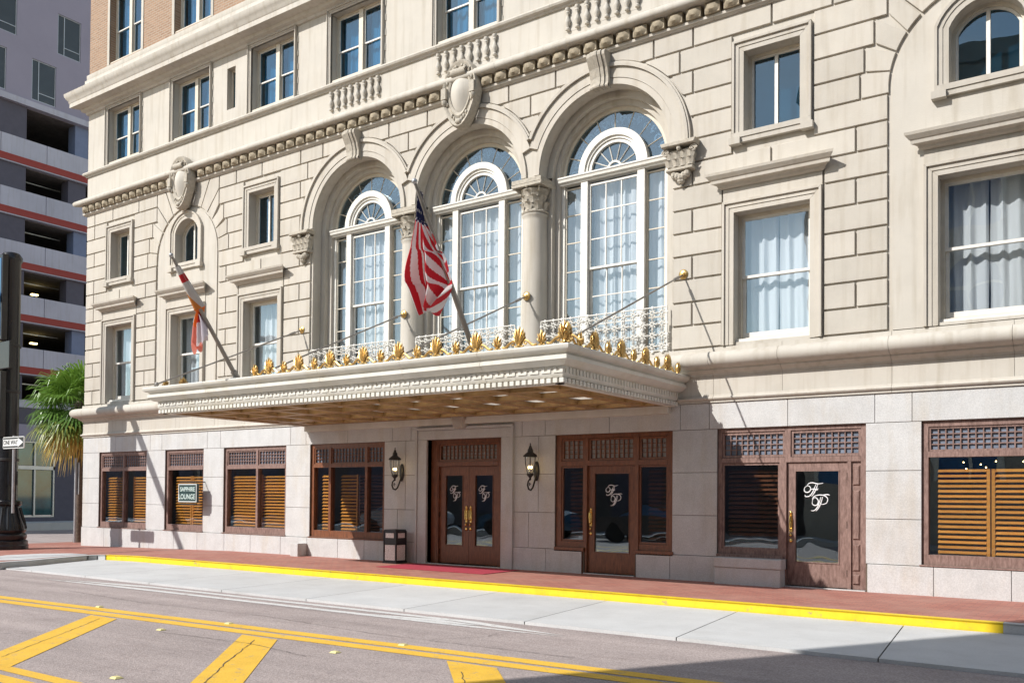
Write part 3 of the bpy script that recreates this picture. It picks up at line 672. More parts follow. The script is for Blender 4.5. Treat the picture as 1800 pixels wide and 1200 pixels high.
def make_small():
    b = MB(); rect_frame(b, -.51, .51, 8.22, 9.70, .05, .22, .34); f = b.build('window', M['cream'], H)
    surround(MB(), -.51, .51, 8.215, 9.70, .21, False).box(-.72, .72, -.09, .02, 8.12, 8.212).box(-.76, -.55, -.13, .02, 8.0, 8.118).box(.55, .76, -.13, .02, 8.0, 8.118).box(-.55, .55, -.07, .02, 8.03, 8.118).build('stone_surround', M['lime'], f)
    b = MB(); rect_frame(b, -.46, .46, 8.27, 9.65, .04, .26, .30); b.box(-.03, .03, .24, .31, 8.30, 9.61); b.build('sash', M['white'], f)
    MB().box(-.51, .51, .10, .33, 8.222, 8.27).build('window_sill', M['white'], f)
    for s in (-1, 1): MB().box(s*.03, s*.42, .278, .282, 8.31, 9.61).build('pane', M['glassu'], f)
    MB().box(-.6, .6, .62, .64, 8.0, 9.9).build('blind', M['room'], f)
    return f
ws = make_small(); ws.location.x = -EB
for c in (-BW, BW, EB): clone(ws, H, (c, 0, 0))
def make_small_arch():
    out_ = hole_arch(-.53, .53, 8.22, 9.12, .36)
    def ring(b, o0, o1, y0, y1):
        A = hole_arch(-.53-o0, .53+o0, 8.215, 9.12+o0*.3, .36+o0*.75)[1:]; B = hole_arch(-.53-o1, .53+o1, 8.215, 9.12+o1*.3, .36+o1*.75)[1:]
        A.append((-.53-o0, 8.215)); B.append((-.53-o1, 8.215)); n = len(A)
        b.add([(x, y, z) for (x, z), y in [(p, y0) for p in A]+[(p, y0) for p in B]+[(p, y1) for p in B]+[(p, y1) for p in A]],
              [(i, n+i, n+i+1, i+1) for i in range(n-1)]+[(n+i, 2*n+i, 2*n+i+1, n+i+1) for i in range(n-1)]+[(3*n+i, i, i+1, 3*n+i+1) for i in range(n-1)]+[(0, 3*n, 2*n, n), (n-1, 2*n-1, 3*n-1, 4*n-1)])
        return b
    f = ring(MB(), -.05, 0, .22, .34).box(-.5, .5, .22, .34, 8.222, 8.27).build('window', M['cream'], H)
    b = MB(); ring(b, .001, .09, -.035, .03); ring(b, .091, .165, -.05, .03); ring(b, .166, .21, -.085, .03)
    b.box(-.74, .74, -.09, .02, 8.12, 8.212).box(-.78, -.56, -.13, .02, 8.0, 8.118).box(.56, .78, -.13, .02, 8.0, 8.118).box(-.56, .56, -.07, .02, 8.03, 8.118).build('stone_surround', M['lime'], f)
    b = MB(); ring(b, -.095, -.052, .26, .30); b.box(-.03, .03, .24, .31, 8.3, 9.40).box(-.45, .45, .255, .305, 8.272, 8.33); b.build('sash', M['white'], f)
    A = hole_arch(-.45, .45, 8.32, 9.08, .33); MB().prism(A, .278, .282).build('pane', M['glassu'], f)
    MB().box(-.6, .6, .62, .64, 8.0, 9.9).build('blind', M['room'], f)
    return f
wa = make_small_arch(); wa.location.x = CB[-1]; clone(wa, H, (CB[1], 0, 0))
def make_third(z0=11.92, z1=13.66, stone=True):
    b = MB(); rect_frame(b, -.86, .86, z0, z1, .05, .20, .30); b.box(-.07, .07, .17, .30, z0+.05, z1-.05); f = b.build('window', M['cream'], H)
    b = MB()
    if stone:
        surround(b, -.86, .86, z0-.05, z1, .10, False)
        for k in range(5): b.box(.962, 1.01, -.018, .0, z0-.05+k*.36, z0+.11+k*.36)
    else: b.box(-.97, -.86, -.02, .02, z0-.03, z1).box(.86, .97, -.02, .02, z0-.03, z1)
    b.build('stone_surround', M['lime'], f)
    zm = z0+(z1-z0)*.48
    for s in (-1, 1):
        x0, x1 = sorted((s*.072, s*.808)); b = MB(); rect_frame(b, x0, x1, zm-.02, z1-.052, .035, .225, .255); b.build('sash', M['white'], f)
        b = MB(); rect_frame(b, x0, x1, z0+.052, zm+.02, .035, .257, .29); b.build('sash', M['white'], f)
        MB().box(x0+.03, x1-.03, .238, .242, zm, z1-.08).build('pane', M['glassu'], f); MB().box(x0+.03, x1-.03, .270, .274, z0+.08, zm).build('pane', M['glassu'], f)
        curtain(x0+.03, x1-(.2 if s > 0 else .03), z0, z1, .42, 5+s).build('curtain', M['curtain'], f, smooth=True)
    MB().box(-.86, .86, .02, .21, z0+.001, z0+.05).build('window_sill', M['cream'], f)
    return f
w3 = make_third(); w3.location.x = TX[0]
for c in TX[1:]: clone(w3, H, (c, 0, 0))
w4 = make_third(15.10, 17.4, False); w4.location.x = TX[0]
for c in TX[1:]: clone(w4, H, (c, 0, 0))
b = MB(); rect_frame(b, -8.48, -8.12, 12.22, 13.38, .045, .16, .26); f = b.build('window', M['cream'], H)
MB().box(-8.44, -8.16, .20, .205, 12.26, 13.34).build('pane', M['glassu'], f)

# balustrade panels under the three middle windows of the upper floor
bal = MB(); bal.lathe([(.045, 0), (.05, .03), (.025, .06), (.06, .14), (.065, .19), (.03, .27), (.022, .31), (.05, .36), (.04, .39), (.055, .41), (.055, .46)], n=10)
me_bal = bal.mesh('baluster', M['limeflat'], True)
for c in (-3.5, -.02, 3.45):
    p = MB().box(c-.88, c+.88, -.004, .0, 11.17, 11.68).build('balustrade_panel', M['limeflat'], H)
    for i in range(8): inst(me_bal, 'baluster', p, (c-.80+i*1.60/7, -.04, 11.185))

# ---- arcade: archivolts, soffit ring, columns
for c in (-3.45, 0, 3.45):
    lim = 180
    a_int = math.degrees(math.acos(1.725/1.92))
    lo = a_int if c < 3 else 0; hi = 180-a_int if c > -3 else 180
    def ring(r0, r1, y, nm='arch_moulding'):
        ai = math.degrees(math.acos(min(1, 1.725/r1))) if r1 > 1.725 else 0
        MB().arc(c, AC, r0, r1, y, .03, (ai if c < 3 else 0), (180-ai if c > -3 else 180), 40).build(nm, M['lime'], H)
    ring(1.50, 1.62, -.02); ring(1.625, 1.83, -.035); ring(1.835, 1.90, -.085); ring(1.902, 1.935, -.055)
    # inner stepped reveals behind the face
    MB().arc(c, AC, 1.36, 1.52, .30, .42, 0, 180, 32).build('arch_reveal', M['limeflat'], H)
    MB().arc(c, AC, 1.25, 1.37, .42, .56, 0, 180, 32).build('arch_reveal', M['limeflat'], H)
    for s in (-1, 1):
        x = lambda a: c+s*a
        MB().box(x(1.36), x(1.52 if abs(c+s*1.7) > 2.5 and (c*s) > 0 else 1.36+.005), .30, .42, 4.35, AC).box(x(1.25), x(1.37), .421, .56, 4.35, AC).build('window_jamb', M['limeflat'], H)
# plain pilaster strip on the jambs of the arcade
# columns and capitals
def leaf(b, base, out_, upv, h, wd, curl):
    side = out_.cross(upv).normalized(); n = 5; vs = []
    for i in range(n+1):
        t = i/n; p = base+upv*(h*min(t, .86)+.0)+out_*(.015+curl*t*t*1.0)-(upv*(.10*h*max(0, t-.8)/.2))
        ww = wd*(.75+.5*sin(t*pi*.9))*(1-.75*max(0, t-.75)/.25)
        vs += [p-side*ww/2-out_*.012, p+out_*.008, p+side*ww/2-out_*.012]
    fs = [(i*3+j, i*3+j+1, i*3+j+4, i*3+j+3) for i in range(n) for j in range(2)]; b.add(vs, fs)
def capital(b, cx, cy, z0, rr, half=False):
    b.lathe([(rr*1.10, 0), (rr*1.16, .03), (rr*1.0, .06), (rr*.95, .10), (rr*.98, .30), (rr*1.12, .42), (rr*1.3, .50)], (cx, cy, z0), 20)
    for tier, (n, h, z, ph) in enumerate(((8, .20, .06, 0), (8, .20, .20, pi/8), (8, .16, .34, 0))):
        for i in range(n):
            t = 2*pi*i/n+ph; o = Vector((cos(t), sin(t), 0)); leaf(b, Vector((cx, cy, z0+z))+o*rr*.98, o, Vector((0, 0, 1)), h, .15, .09)
    for t in (pi/4, 3*pi/4, 5*pi/4, 7*pi/4):              # volutes
        o = Vector((cos(t), sin(t), 0)); c0 = Vector((cx, cy, z0+.49))+o*rr*1.38; pts = []
        for k in range(18): a = k*.62; q = .062*(1-k/20); pts.append(c0+o*q*cos(a)+Vector((0, 0, 1))*q*sin(a))
        b.tube(pts, .018, 6)
    for t in (0, pi/2, pi, 3*pi/2): o = Vector((cos(t), sin(t), 0)); b.ell(Vector((cx, cy, z0+.545))+o*rr*1.3, (.04, .04, .04), 8, 5)
    a = rr*1.42; b.prism([(cx-a, z0+.53), (cx+a, z0+.53), (cx+a*1.06, z0+.60), (cx-a*1.06, z0+.60)], cy-a, cy+a, .01)
for cx in (-1.725, 1.725):
    c = MB(); prof = [(.30, 0), (.30, .06), (.345, .07), (.355, .11), (.33, .15), (.30, .17), (.32, .20), (.29, .23), (.285, .3), (.283, 1.2), (.275, 2.2), (.262, 3.05), (.262, 3.12), (.285, 3.15), (.285, 3.18), (.26, 3.20)]
    c.lathe(prof, (cx, .2, 4.36), 32); o = c.build('column', M['limeflat'], H, smooth=True)
    b = MB(); capital(b, cx, .2, 7.56, .26); b.box(cx-.37, cx+.37, -.17, .30, 8.162, 8.25); b.build('capital', M['carved'], o)
    MB().box(cx-.372, cx+.372, .285, .60, 4.352, 8.26).build('pier', M['limeflat'], H)
for s in (-1, 1):                                          # bracket capitals where the outer arches land
    cx = s*5.22; b = MB(); b.prism([(cx-.24, 7.78), (cx+.24, 7.78), (cx+.28, 8.12), (cx-.28, 8.12)], -.16, .02, .01)
    for i in range(4):
        for t, z in ((0, 7.80), (1, 7.93)):
            leaf(b, Vector((cx-.21+.14*i+(.0 if t == 0 else .02), -.16, z)), Vector((0, -1, 0)), Vector((0, 0, 1)), .17, .13, .06)
    for e_ in (-1, 1):
        leaf(b, Vector((cx+e_*.24, -.08, 7.80)), Vector((e_, 0, 0)), Vector((0, 0, 1)), .28, .13, .06)
        c0 = Vector((cx+e_*.28, -.18, 8.08)); b.tube([c0+Vector((e_*.075*(1-k/22)*cos(k*.6), -.0, .075*(1-k/22)*sin(k*.6))) for k in range(20)], .02, 6)
    b.ell((cx, -.2, 8.13), (.05, .05, .05), 8, 5); b.prism([(cx-.33, 8.17), (cx+.33, 8.17), (cx+.36, 8.25), (cx-.36, 8.25)], -.27, .02, .012)
    b.prism([(cx-.27, 7.72), (cx+.27, 7.72), (cx+.27, 7.775), (cx-.27, 7.775)], -.19, .02, .012)
    for k in range(5): t = -1+k*.5; b.ell((cx+t*.13, -.10, 7.66-.06*(1-abs(t))), (.07, .08, .08), 8, 5)
    b.ell((cx, -.08, 7.55), (.085, .08, .08), 8, 5); b.ell((cx, -.06, 7.46), (.03, .04, .04), 8, 5)
    b.build('bracket_capital', M['carved'], H)

# ---- Palladian windows in the three arches
def make_pall():
    y = .50; zt = 8.16
    b = MB()
    b.box(-1.25, -1.17, y, y+.1, 4.4, zt).box(1.17, 1.25, y, y+.1, 4.4, zt)                  # outer frame
    for s in (-1, 1): b.box(s*.58, s*.74, y-.06, y+.1, 4.4, zt-.0)                             # mullion posts
    f = b.build('window', M['white'], H)
    MB().sweepx([(y+.1, zt+.001), (y-.08, zt+.001), (y-.09, zt+.03), (y-.13, zt+.05), (y-.14, zt+.10), (y-.16, zt+.12), (y-.16, zt+.15), (y-.02, zt+.17), (y+.1, zt+.17)], -1.26, 1.26).build('transom', M['white'], f)
    b = MB(); b.arc(0, 8.33, 1.17, 1.25, y+.02, y+.1, 0, 180, 32)
    for a in (22, 45, 68, 90, 112, 135, 158):
        p = lambda r: Vector((r*cos(R(a)), y+.06, 8.33+r*sin(R(a)))); b.tube([p(.78), p(1.18)], .012, 4)
    b.build('fanlight_frame', M['cream'], f)
    b = MB(); b.arc(0, 8.33, .66, .80, y-.07, y+.07, 0, 180, 32); b.arc(0, 8.33, .605, .665, y-.03, y+.07, 0, 180, 32); b.arc(0, 8.33, .53, .60, y-.0, y+.07, 0, 180, 28); b.build('fanlight_arch', M['white'], f)
    b = MB(); b.arc(0, 8.33, .13, .17, y+.03, y+.07, 0, 180, 16)
    for a in (25, 50, 75, 105, 130, 155):
        p = lambda r: Vector((r*cos(R(a)), y+.05, 8.33+r*sin(R(a)))); b.tube([p(.15), p(.54)], .012, 4)
    b.build('fanlight_muntins', M['white'], f)
    A = [(1.18*cos(R(t)), 8.34+1.18*sin(R(t))) for t in range(0, 181, 9)]; MB().prism(A, y+.062, y+.066).build('fanlight_pane', M['glassf'], f)
    # sashes with glazing bars
    b = MB(); rect_frame(b, -.58, .58, 6.30, 8.10, .045, y+.0, y+.045)
    for x in (-.18, .18): b.box(x-.012, x+.012, y+.01, y+.04, 6.34, 8.06)
    for z in (6.93, 7.52): b.box(-.54, .54, y+.012, y+.038, z-.012, z+.012)
    b.build('sash', M['white'], f)
    b = MB(); rect_frame(b, -.57, .57, 4.45, 6.345, .05, y+.05, y+.09, .10)
    for x in (-.18, .18): b.box(x-.012, x+.012, y+.055, y+.085, 4.55, 6.30)
    for z in (5.15, 5.74): b.box(-.52, .52, y+.057, y+.083, z-.012, z+.012)
    b.build('sash', M['white'], f)
    MB().box(-.54, .54, y+.022, y+.026, 6.34, 8.06).build('pane', M['glass'], f); MB().box(-.53, .53, y+.068, y+.072, 4.55, 6.30).build('pane', M['glass'], f)
    for s in (-1, 1):
        b = MB(); x0, x1 = sorted((s*.742, s*1.168)); rect_frame(b, x0, x1, 4.45, zt-.06, .03, y+.03, y+.08)
        for z in (5.15, 5.74, 6.32, 6.93, 7.52): b.box(x0+.03, x1-.03, y+.04, y+.07, z-.012, z+.012)
        b.build('side_light', M['cream'], f); MB().box(x0+.03, x1-.03, y+.053, y+.057, 4.48, zt-.09).build('pane', M['glass'], f)
    for i in range(4): curtain(-1.2+i*.6, -.62+i*.6, 4.40, 8.15, y+.22, 20+i, amp=.035, pitch=.10).build('curtain', M['curtain'], f, smooth=True)
    # pale lace panel behind the fanlight
    b = MB(); rnd = random.Random(3)
    for k in range(16):
        a = R(6+k*11.2); rr = 1.02+.05*(k % 2); c0 = Vector((rr*cos(a), y+.2, 8.33+rr*sin(a)))
        b.tube([c0+Vector((.085*cos(t*.7)*(1-t/14), 0, .085*sin(t*.7)*(1-t/14))) for t in range(11)], .016, 4)
        b.tube([c0+Vector((-.1*cos(a), 0, -.1*sin(a))), c0+Vector((.1*cos(a+.8), 0, .1*sin(a+.8)))], .018, 4)
    b.build('lace', M['curtain'], f)
    MB().box(-1.2, 1.2, y+.55, y+.57, 8.1, 9.6).build('blind', M['room'], f)
    return f
wp = make_pall(); wp.location.x = -3.45
for c in (0, 3.45): clone(wp, H, (c, 0, 0))

# ---- keystones and cartouches
def keystone(cx):
    b = MB()
    for i, (x, wd, d) in enumerate(((-.17, .07, .0), (-.09, .075, .03), (0, .085, .045), (.09, .075, .03), (.17, .07, .0))):
        prof = [(0, 9.74), (-.10-d, 9.74), (-.14-d, 9.78), (-.12-d, 9.84), (-.12-d, 9.95), (-.17-d, 10.12), (-.24-d, 10.24), (-.29-d, 10.33), (-.29-d, 10.39), (-.24-d, 10.44), (0, 10.44)]
        b.sweepx(prof, cx+x-wd/2, cx+x+wd/2)
        b.tube([(cx+x-wd/2, -.115-d, 9.77), (cx+x+wd/2, -.115-d, 9.77)], .035, 8)
    b.build('keystone', M['carved'], H)
keystone(-3.45); keystone(3.45)
def cart():
    b = MB(); rings = 28; secs = [(1.0, -.0), (1.0, .16), (.95, .22), (.88, .21), (.82, .17), (.72, .165), (.66, .20), (.60, .19), (.56, .17)]
    def pt(a, k, y):
        x = cos(a); z = sin(a); egg = .50*(1-.22*max(0, -z)*1.0); return (k*egg*x, -y, (k*.74*z if z > 0 else k*.80*z))
    o = []
    for k, y in secs: o.append([pt(2*pi*i/rings, k, y) for i in range(rings)])
    vs = [p for r in o for p in r]; fs = [(j*rings+i, j*rings+(i+1) % rings, (j+1)*rings+(i+1) % rings, (j+1)*rings+i) for j in range(len(secs)-1) for i in range(rings)]
    b.add(vs, fs)
    rim = b; r = rim.mesh('cartouche', M['carved'], True)
    c = MB(); inner = []
    for j in range(6):
        k = .57*(1-j/6); y = .15+.13*sin(j/6*pi/2); inner.append([pt(2*pi*i/rings, k, y) for i in range(rings)])
    inner.append([(0, -.285, -.0)]*1); vs = [p for q in inner for p in q]
    fs = [(j*rings+i, j*rings+(i+1) % rings, (j+1)*rings+(i+1) % rings, (j+1)*rings+i) for j in range(5) for i in range(rings)]+[(5*rings+i, 5*rings+(i+1) % rings, 6*rings) for i in range(rings)]
    c.add(vs, fs); shield = c.mesh('shield', M['limeflat'], True)
    d = MB(); d.tube([(-.2, -.20, .44), (.2, -.20, .44)], .09, 14)
    for s in (-1, 1):
        d.tube([(s*(.2+.012*k), -.20-.085*(1-k/16)*cos(k*.7), .44+.085*(1-k/16)*sin(k*.7)) for k in range(16)], .018, 6)
        d.box(s*.33, s*.46, -.27, -.12, -.10, .14); d.ell((s*.40, -.2, -.16), (.07, .08, .09), 8, 5)
        for k in range(7): a = R(28-k*16) if k < 4 else R(-52-(k-4)*12); p = pt(a, .77, .2); d.ell((s*abs(p[0]), -.19, p[2]), (.035, .03, .05), 6, 4)
        for k in range(4): a = R(45+k*11); p = pt(a, .80, .2); d.ell((s*abs(p[0]), -.20, p[2]), (.045, .035, .035), 6, 4)
    d.ell((0, -.2, -.66), (.1, .07, .07), 8, 5); dec = d.mesh('scroll_ornament', M['carved'], True)
    return r, shield, dec
cr_, sh_, de_ = cart()
for cx in (0, CB[-1], CB[1]):
    o = inst(cr_, 'cartouche', H, (cx, -.10, 10.48)); inst(sh_, 'shield', o); inst(de_, 'scroll_ornament', o)
    MB().box(cx-.4, cx+.4, -.12, .02, 10.2, 10.95).prism([(cx-.30, 10.2), (cx+.30, 10.2), (cx+.12, 9.76), (cx-.12, 9.76)][::-1], -.12, .0).build('cartouche_block', M['carved'], H)

# ---- ornamental balcony rails
def balcony(x0, x1):
    z0, z1, y = 4.345, 5.20, -.055; b = MB()
    b.tube([(x0, y, z1), (x1, y, z1)], .014, 6).tube([(x0, y, z0+.02), (x1, y, z0+.02)], .012, 6).tube([(x0, y, z0), (x0, y, z1)], .014, 6).tube([(x1, y, z0), (x1, y, z1)], .014, 6)
    n = round((x1-x0)/.205); dx = (x1-x0)/n; m_ = 4; dz = (z1-z0)/m_
    for i in range(n):
        for j in range(m_):
            cx, cz = x0+dx*(i+.5), z0+dz*(j+.5)
            for q in range(4):
                a0 = q*pi/2+pi/4; ox, oz = cx+cos(a0)*dx*.5*1.0, cz+sin(a0)*dz*.5*1.0
                pts = [(ox+cos(a0+pi+t)*dx*.36, y, oz+sin(a0+pi+t)*dz*.36) for t in (-.85, -.4, 0, .4, .85)]
                b.tube(pts, .0155, 4, False)
            b.tube([(cx+cos(t)*dx*.15, y-.003, cz+sin(t)*dz*.15) for t in [k*pi/4 for k in range(9)]], .015, 4, False)
            for q in range(4):
                a1_ = q*pi/2+pi/4; b.tube([(cx+cos(a1_)*dx*.20, y, cz+sin(a1_)*dz*.20), (cx+cos(a1_)*dx*.42, y, cz+sin(a1_)*dz*.42)], .012, 4, False)
                a0 = q*pi/2; b.tube([(cx+cos(a0)*dx*.16, y, cz+sin(a0)*dz*.16), (cx+cos(a0)*dx*.5, y, cz+sin(a0)*dz*.5)], .013, 4, False)
                b.ell((cx+cos(a0)*dx*.5, y-.004, cz+sin(a0)*dz*.5), (.032, .016, .032), 6, 4)
    b.build('balcony_rail', M['white'], H)
balcony(2.06, 4.93); balcony(-1.39, 1.39); balcony(-4.93, -2.06)

# ---- ground floor joinery
me_slats = {}
def shutter(x0, x1, z0, z1, y=.235, wd=.05, side='r', m='slat'):
    b = MB()
    if side == 'r': b.box(x1-wd, x1, y-.02, y+.02, z0, z1)
    else: b.box(x0, x0+wd, y-.02, y+.02, z0, z1)
    if side == 'b': b.box(x1-wd, x1, y-.02, y+.02, z0, z1)
    b.box(x0, x1, y+.022, y+.028, z0, z0+.02); sh = b.build('shutter', M[m], H)
    ln = round(x1-x0-wd-.01, 2); key = (ln, m); xm = (x0+x1-wd)/2 if side == 'r' else (x0+x1+wd)/2
    if key not in me_slats:
        c, s_ = cos(R(38)), sin(R(38)); q = []
        for (u, v_) in ((-.036, -.005), (.036, -.005), (.036, .005), (-.036, .005)): q.append((u*c-v_*s_, u*s_+v_*c))
        me_slats[key] = MB().sweepx(q, -ln/2, ln/2).mesh('slat', M[m])
    n = int((z1-z0+.02)/.082)
    for i in range(n): inst(me_slats[key], 'slat', sh, (xm, y, z0+.045+i*.082), (R(random.uniform(-3, 3)), 0, 0))
    return sh
def lattice(x0, x1, z0, z1, y, par, m, nx=None):
    n = nx or max(2, round((x1-x0)/.108)); b = MB()
    for i in range(1, n): x = x0+(x1-x0)*i/n; b.box(x-.009, x+.009, y, y+.025, z0, z1)
    for j in range(1, 4): z = z0+(z1-z0)*j/4; b.box(x0, x1, y+.002, y+.027, z-.008, z+.008)
    b.build('lattice', m, par)
    MB().box(x0, x1, y+.034, y+.038, z0, z1).build('pane', M['latt'], par)
M['latt'] = mat('dark_blue_frosted_glass', (.19, .22, .28), .3, var=.2, scale=3)
M['lattl'] = mat('pale_frosted_glass', (.34, .31, .29), .35, var=.2, scale=8)
def joinery(x0, x1, cols, m, z0=.50, z1=2.82, sill=True, ztr=2.28, doorless=True, y0=.05):
    """outer frame, transom rail, mullions at cols; returns the part"""
    b = MB(); t = .09
    b.box(x0, x0+t, y0, y0+.13, z0, z1).box(x1-t, x1, y0, y0+.13, z0, z1).box(x0+t, x1-t, y0, y0+.13, z1-t, z1).box(x0+t, x1-t, y0-.01, y0+.13, ztr-.045, ztr+.045)
    for c in cols: b.box(c-.04, c+.04, y0-.005, y0+.13, z0, z1-t)
    if sill: b.box(x0+t, x1-t, y0-.002, y0+.13, z0, z0+.16)
    f = b.build('window', m, H)
    if sill: MB().prism([(x0-.03, z0-.03), (x1+.03, z0-.03), (x1+.03, z0-.004), (x0-.03, z0-.004)], -.045, .2, .006).build('window_sill', m, f)
    xs = [x0+t]+sum([[c-.04, c+.04] for c in cols], [])+[x1-t]
    for a, c in zip(xs[::2], xs[1::2]): 
        bb = MB(); rect_frame(bb, a, c, ztr+.045, z1-t, .035, y0+.02, y0+.07); bb.build('transom_frame', m, f)
        lattice(a+.035, c-.035, ztr+.08, z1-t-.035, y0+.03, f, m)
    return f
def pane(x0, x1, z0, z1, y, f, m='glassd'): return MB().box(x0, x1, y-.002, y+.002, z0, z1).build('pane', M[m], f)
# W1 .. W4 on the left, W7, W8 on the right
f = joinery(-14.56, -12.02, [-13.29], M['woodgrey']); pane(-14.47, -12.11, .66, 2.24, .12, f)
shutter(-14.40, -13.55, .66, 2.06); shutter(-13.02, -12.25, .66, 2.06, side='l')
f = joinery(-11.09, -9.29, [], M['woodgrey']); pane(-11.0, -9.38, .66, 2.24, .12, f); shutter(-10.86, -10.12, .66, 2.06); shutter(-10.09, -9.42, .66, 2.06, side='l')
f = joinery(-8.39, -5.85, [-7.05], M['woodgrey']); pane(-8.3, -5.94, .66, 2.24, .12, f); shutter(-8.24, -7.12, .66, 2.08); shutter(-7.08, -6.02, .66, 2.08, side='l')
f = joinery(-4.94, -2.39, [-4.28, -3.03], M['woodred']); pane(-4.85, -2.48, .66, 2.24, .12, f)
shutter(-4.72, -4.35, .66, 2.06, wd=.03); shutter(-4.05, -3.48, .66, 2.06, wd=.03); shutter(-3.42, -2.62, .66, 2.06, wd=.03, side='l', m='slatd')
f = joinery(9.42, 11.3, [], M['woodgrey']); pane(9.51, 11.21, .66, 2.24, .12, f); shutter(9.62, 10.38, .66, 2.04); shutter(10.40, 11.12, .66, 2.04, side='l')
f = joinery(12.2, 14.6, [13.4], M['woodgrey']); pane(12.3, 14.5, .66, 2.24, .12, f); shutter(12.4, 13.3, .66, 2.06); shutter(13.45, 14.3, .66, 2.06, side='l')
for i_, (x_, z_) in enumerate(((9.86, 2.19), (10.12, 2.15), (10.35, 2.2), (10.75, 2.19), (10.78, 2.1), (9.9, 2.08), (10.2, 2.1))): MB().ell((x_, 1.2, z_), (.011, .011, .011), 6, 4).build('ceiling_bulb', M['flame'], H)
M['inner'] = mat('interior_board', (.10, .07, .05), .8, var=.2)

# script monogram as raised strokes
F1 = [[(-.02, .40), (.03, .46), (.12, .475), (.24, .45), (.36, .47)], [(.20, .45), (.15, .34), (.11, .24), (.04, .16), (-.05, .15), (-.06, .19)], [(.24, .455), (.20, .34), (.15, .23), (.09, .155)],
      [(.05, .31), (.14, .33), (.22, .31), (.24, .35)], [(-.02, .40), (-.07, .36), (-.08, .29), (-.03, .25), (.04, .27), (.07, .34), (.03, .40), (-.03, .40)]]
P1 = [[(.26, .20), (.22, .06), (.17, -.06), (.10, -.13), (.03, -.13)], [(.30, .20), (.26, .06), (.21, -.06), (.14, -.14)], [(.06, .10), (.08, .19), (.18, .235), (.32, .23), (.41, .16), (.39, .06), (.30, .02), (.24, .04)],
      [(.06, .10), (.06, .03), (.12, -.01), (.18, .02), (.20, .10), (.15, .17), (.09, .17), (.06, .10)], [(.30, .24), (.40, .25), (.46, .235)]]
def smooth_pts(p, k=6):
    P = [Vector((a[0], 0, a[1])) for a in p]; o = []
    for i in range(len(P)-1):
        p0, p1, p2, p3 = P[max(i-1, 0)], P[i], P[i+1], P[min(i+2, len(P)-1)]
        for j in range(k):
            t = j/k; o.append(.5*((2*p1)+(-p0+p2)*t+(2*p0-5*p1+4*p2-p3)*t*t+(-p0+3*p1-3*p2+p3)*t**3))
    o.append(P[-1]); return o
def monogram(cx, cz, sc, y, par):
    b = MB()
    for st in F1+[[(p_[0]+.05, p_[1]-.05) for p_ in st_] for st_ in P1]:
        q = [Vector((cx+(p.x-.18)*sc, y, cz+(p.z-.17)*sc)) for p in smooth_pts(st)]; n = len(q); b.tube(q, [.0052*sc*2*(.5+.8*sin(pi*min(1, max(0, i/(n-1))))) for i in range(n)], 5)
    return b.build('monogram', M['mono'], par)
def handle(x, z, y, par):
    b = MB(); b.box(x-.028, x+.028, y-.012, y, z-.02, z+.30).tube([(x, y-.01, z+.27), (x, y-.06, z+.25), (x, y-.07, z+.15), (x, y-.06, z+.05), (x, y-.01, z+.03)], .013, 8).ell((x, y-.015, z+.32), (.028, .015, .03), 8, 5)
    b.ell((x, y-.03, z-.07), (.025, .03, .035), 8, 5).ell((x, y-.015, z-.17), (.03, .02, .04), 8, 5); return b.build('handle', M['brass'], par, smooth=True)
def door(x0, x1, z0, z1, y, m, rail=.36, st=.12, glass_top=.12, hx=None, hz=.95, mono=None):
    b = MB(); b.box(x0, x0+st, y, y+.05, z0, z1).box(x1-st, x1, y, y+.05, z0, z1).box(x0+st, x1-st, y, y+.05, z0, z0+rail).box(x0+st, x1-st, y, y+.05, z1-glass_top, z1)
    d = b.build('door', m, H); bb = MB(); rect_frame(bb, x0+st, x1-st, z0+rail, z1-glass_top, .018, y-.012, y+.04); bb.build('glazing_bead', m, d)
    pane(x0+st+.01, x1-st-.01, z0+rail+.01, z1-glass_top-.01, y+.025, d)
    if hx is not None: handle(hx, hz, y, d)
    if mono: monogram(mono[0], mono[1], mono[2], y+.018, d)
    for z in (z0+.25, (z0+z1)/2, z1-.25):
        xh = x1 if (hx is not None and abs(hx-x0) < abs(hx-x1)) else x0; MB().tube([(xh, y-.008, z-.06), (xh, y-.008, z+.06)], .012, 6).build('hinge', M['hinge'], d)
    return d
# main entrance : double door
b = MB(); b.box(-1.05, -.84, .14, .30, .02, 2.82).box(.84, 1.05, .14, .30, .02, 2.82).box(-.84, .84, .14, .30, 2.74, 2.82).box(-.84, .84, .13, .30, 2.22, 2.32)
for s in (-1, 1): b.box(s*.87, s*1.02, .128, .138, .1, 2.2).box(s*.87, s*1.02, .128, .138, 2.35, 2.7)
fr = b.build('door_frame', M['woodred'], H); bb = MB(); rect_frame(bb, -.84, .84, 2.325, 2.735, .05, .16, .22); bb.build('transom_frame', M['woodred'], fr)
def lattice2(x0, x1, z0, z1, y, par, m, pm):
    n = max(2, round((x1-x0)/.108)); b = MB()
    for i in range(1, n): x = x0+(x1-x0)*i/n; b.box(x-.012, x+.012, y, y+.03, z0, z1)
    for j in range(1, 4): z = z0+(z1-z0)*j/4; b.box(x0, x1, y+.003, y+.027, z-.007, z+.007)
    b.build('lattice', m, par); MB().box(x0, x1, y+.034, y+.038, z0, z1).build('pane', pm, par)
lattice2(-.78, .78, 2.38, 2.68, .19, fr, M['woodred'], M['lattl'])
door(-.84, -.004, .03, 2.215, .20, M['woodred'], hx=-.06, hz=.98, st=.16, rail=.40, glass_top=.19, mono=(-.42, 1.62, .52))
door(.004, .84, .03, 2.215, .20, M['woodred'], hx=.06, hz=.98, st=.16, rail=.40, glass_top=.19, mono=(.40, 1.62, .52))
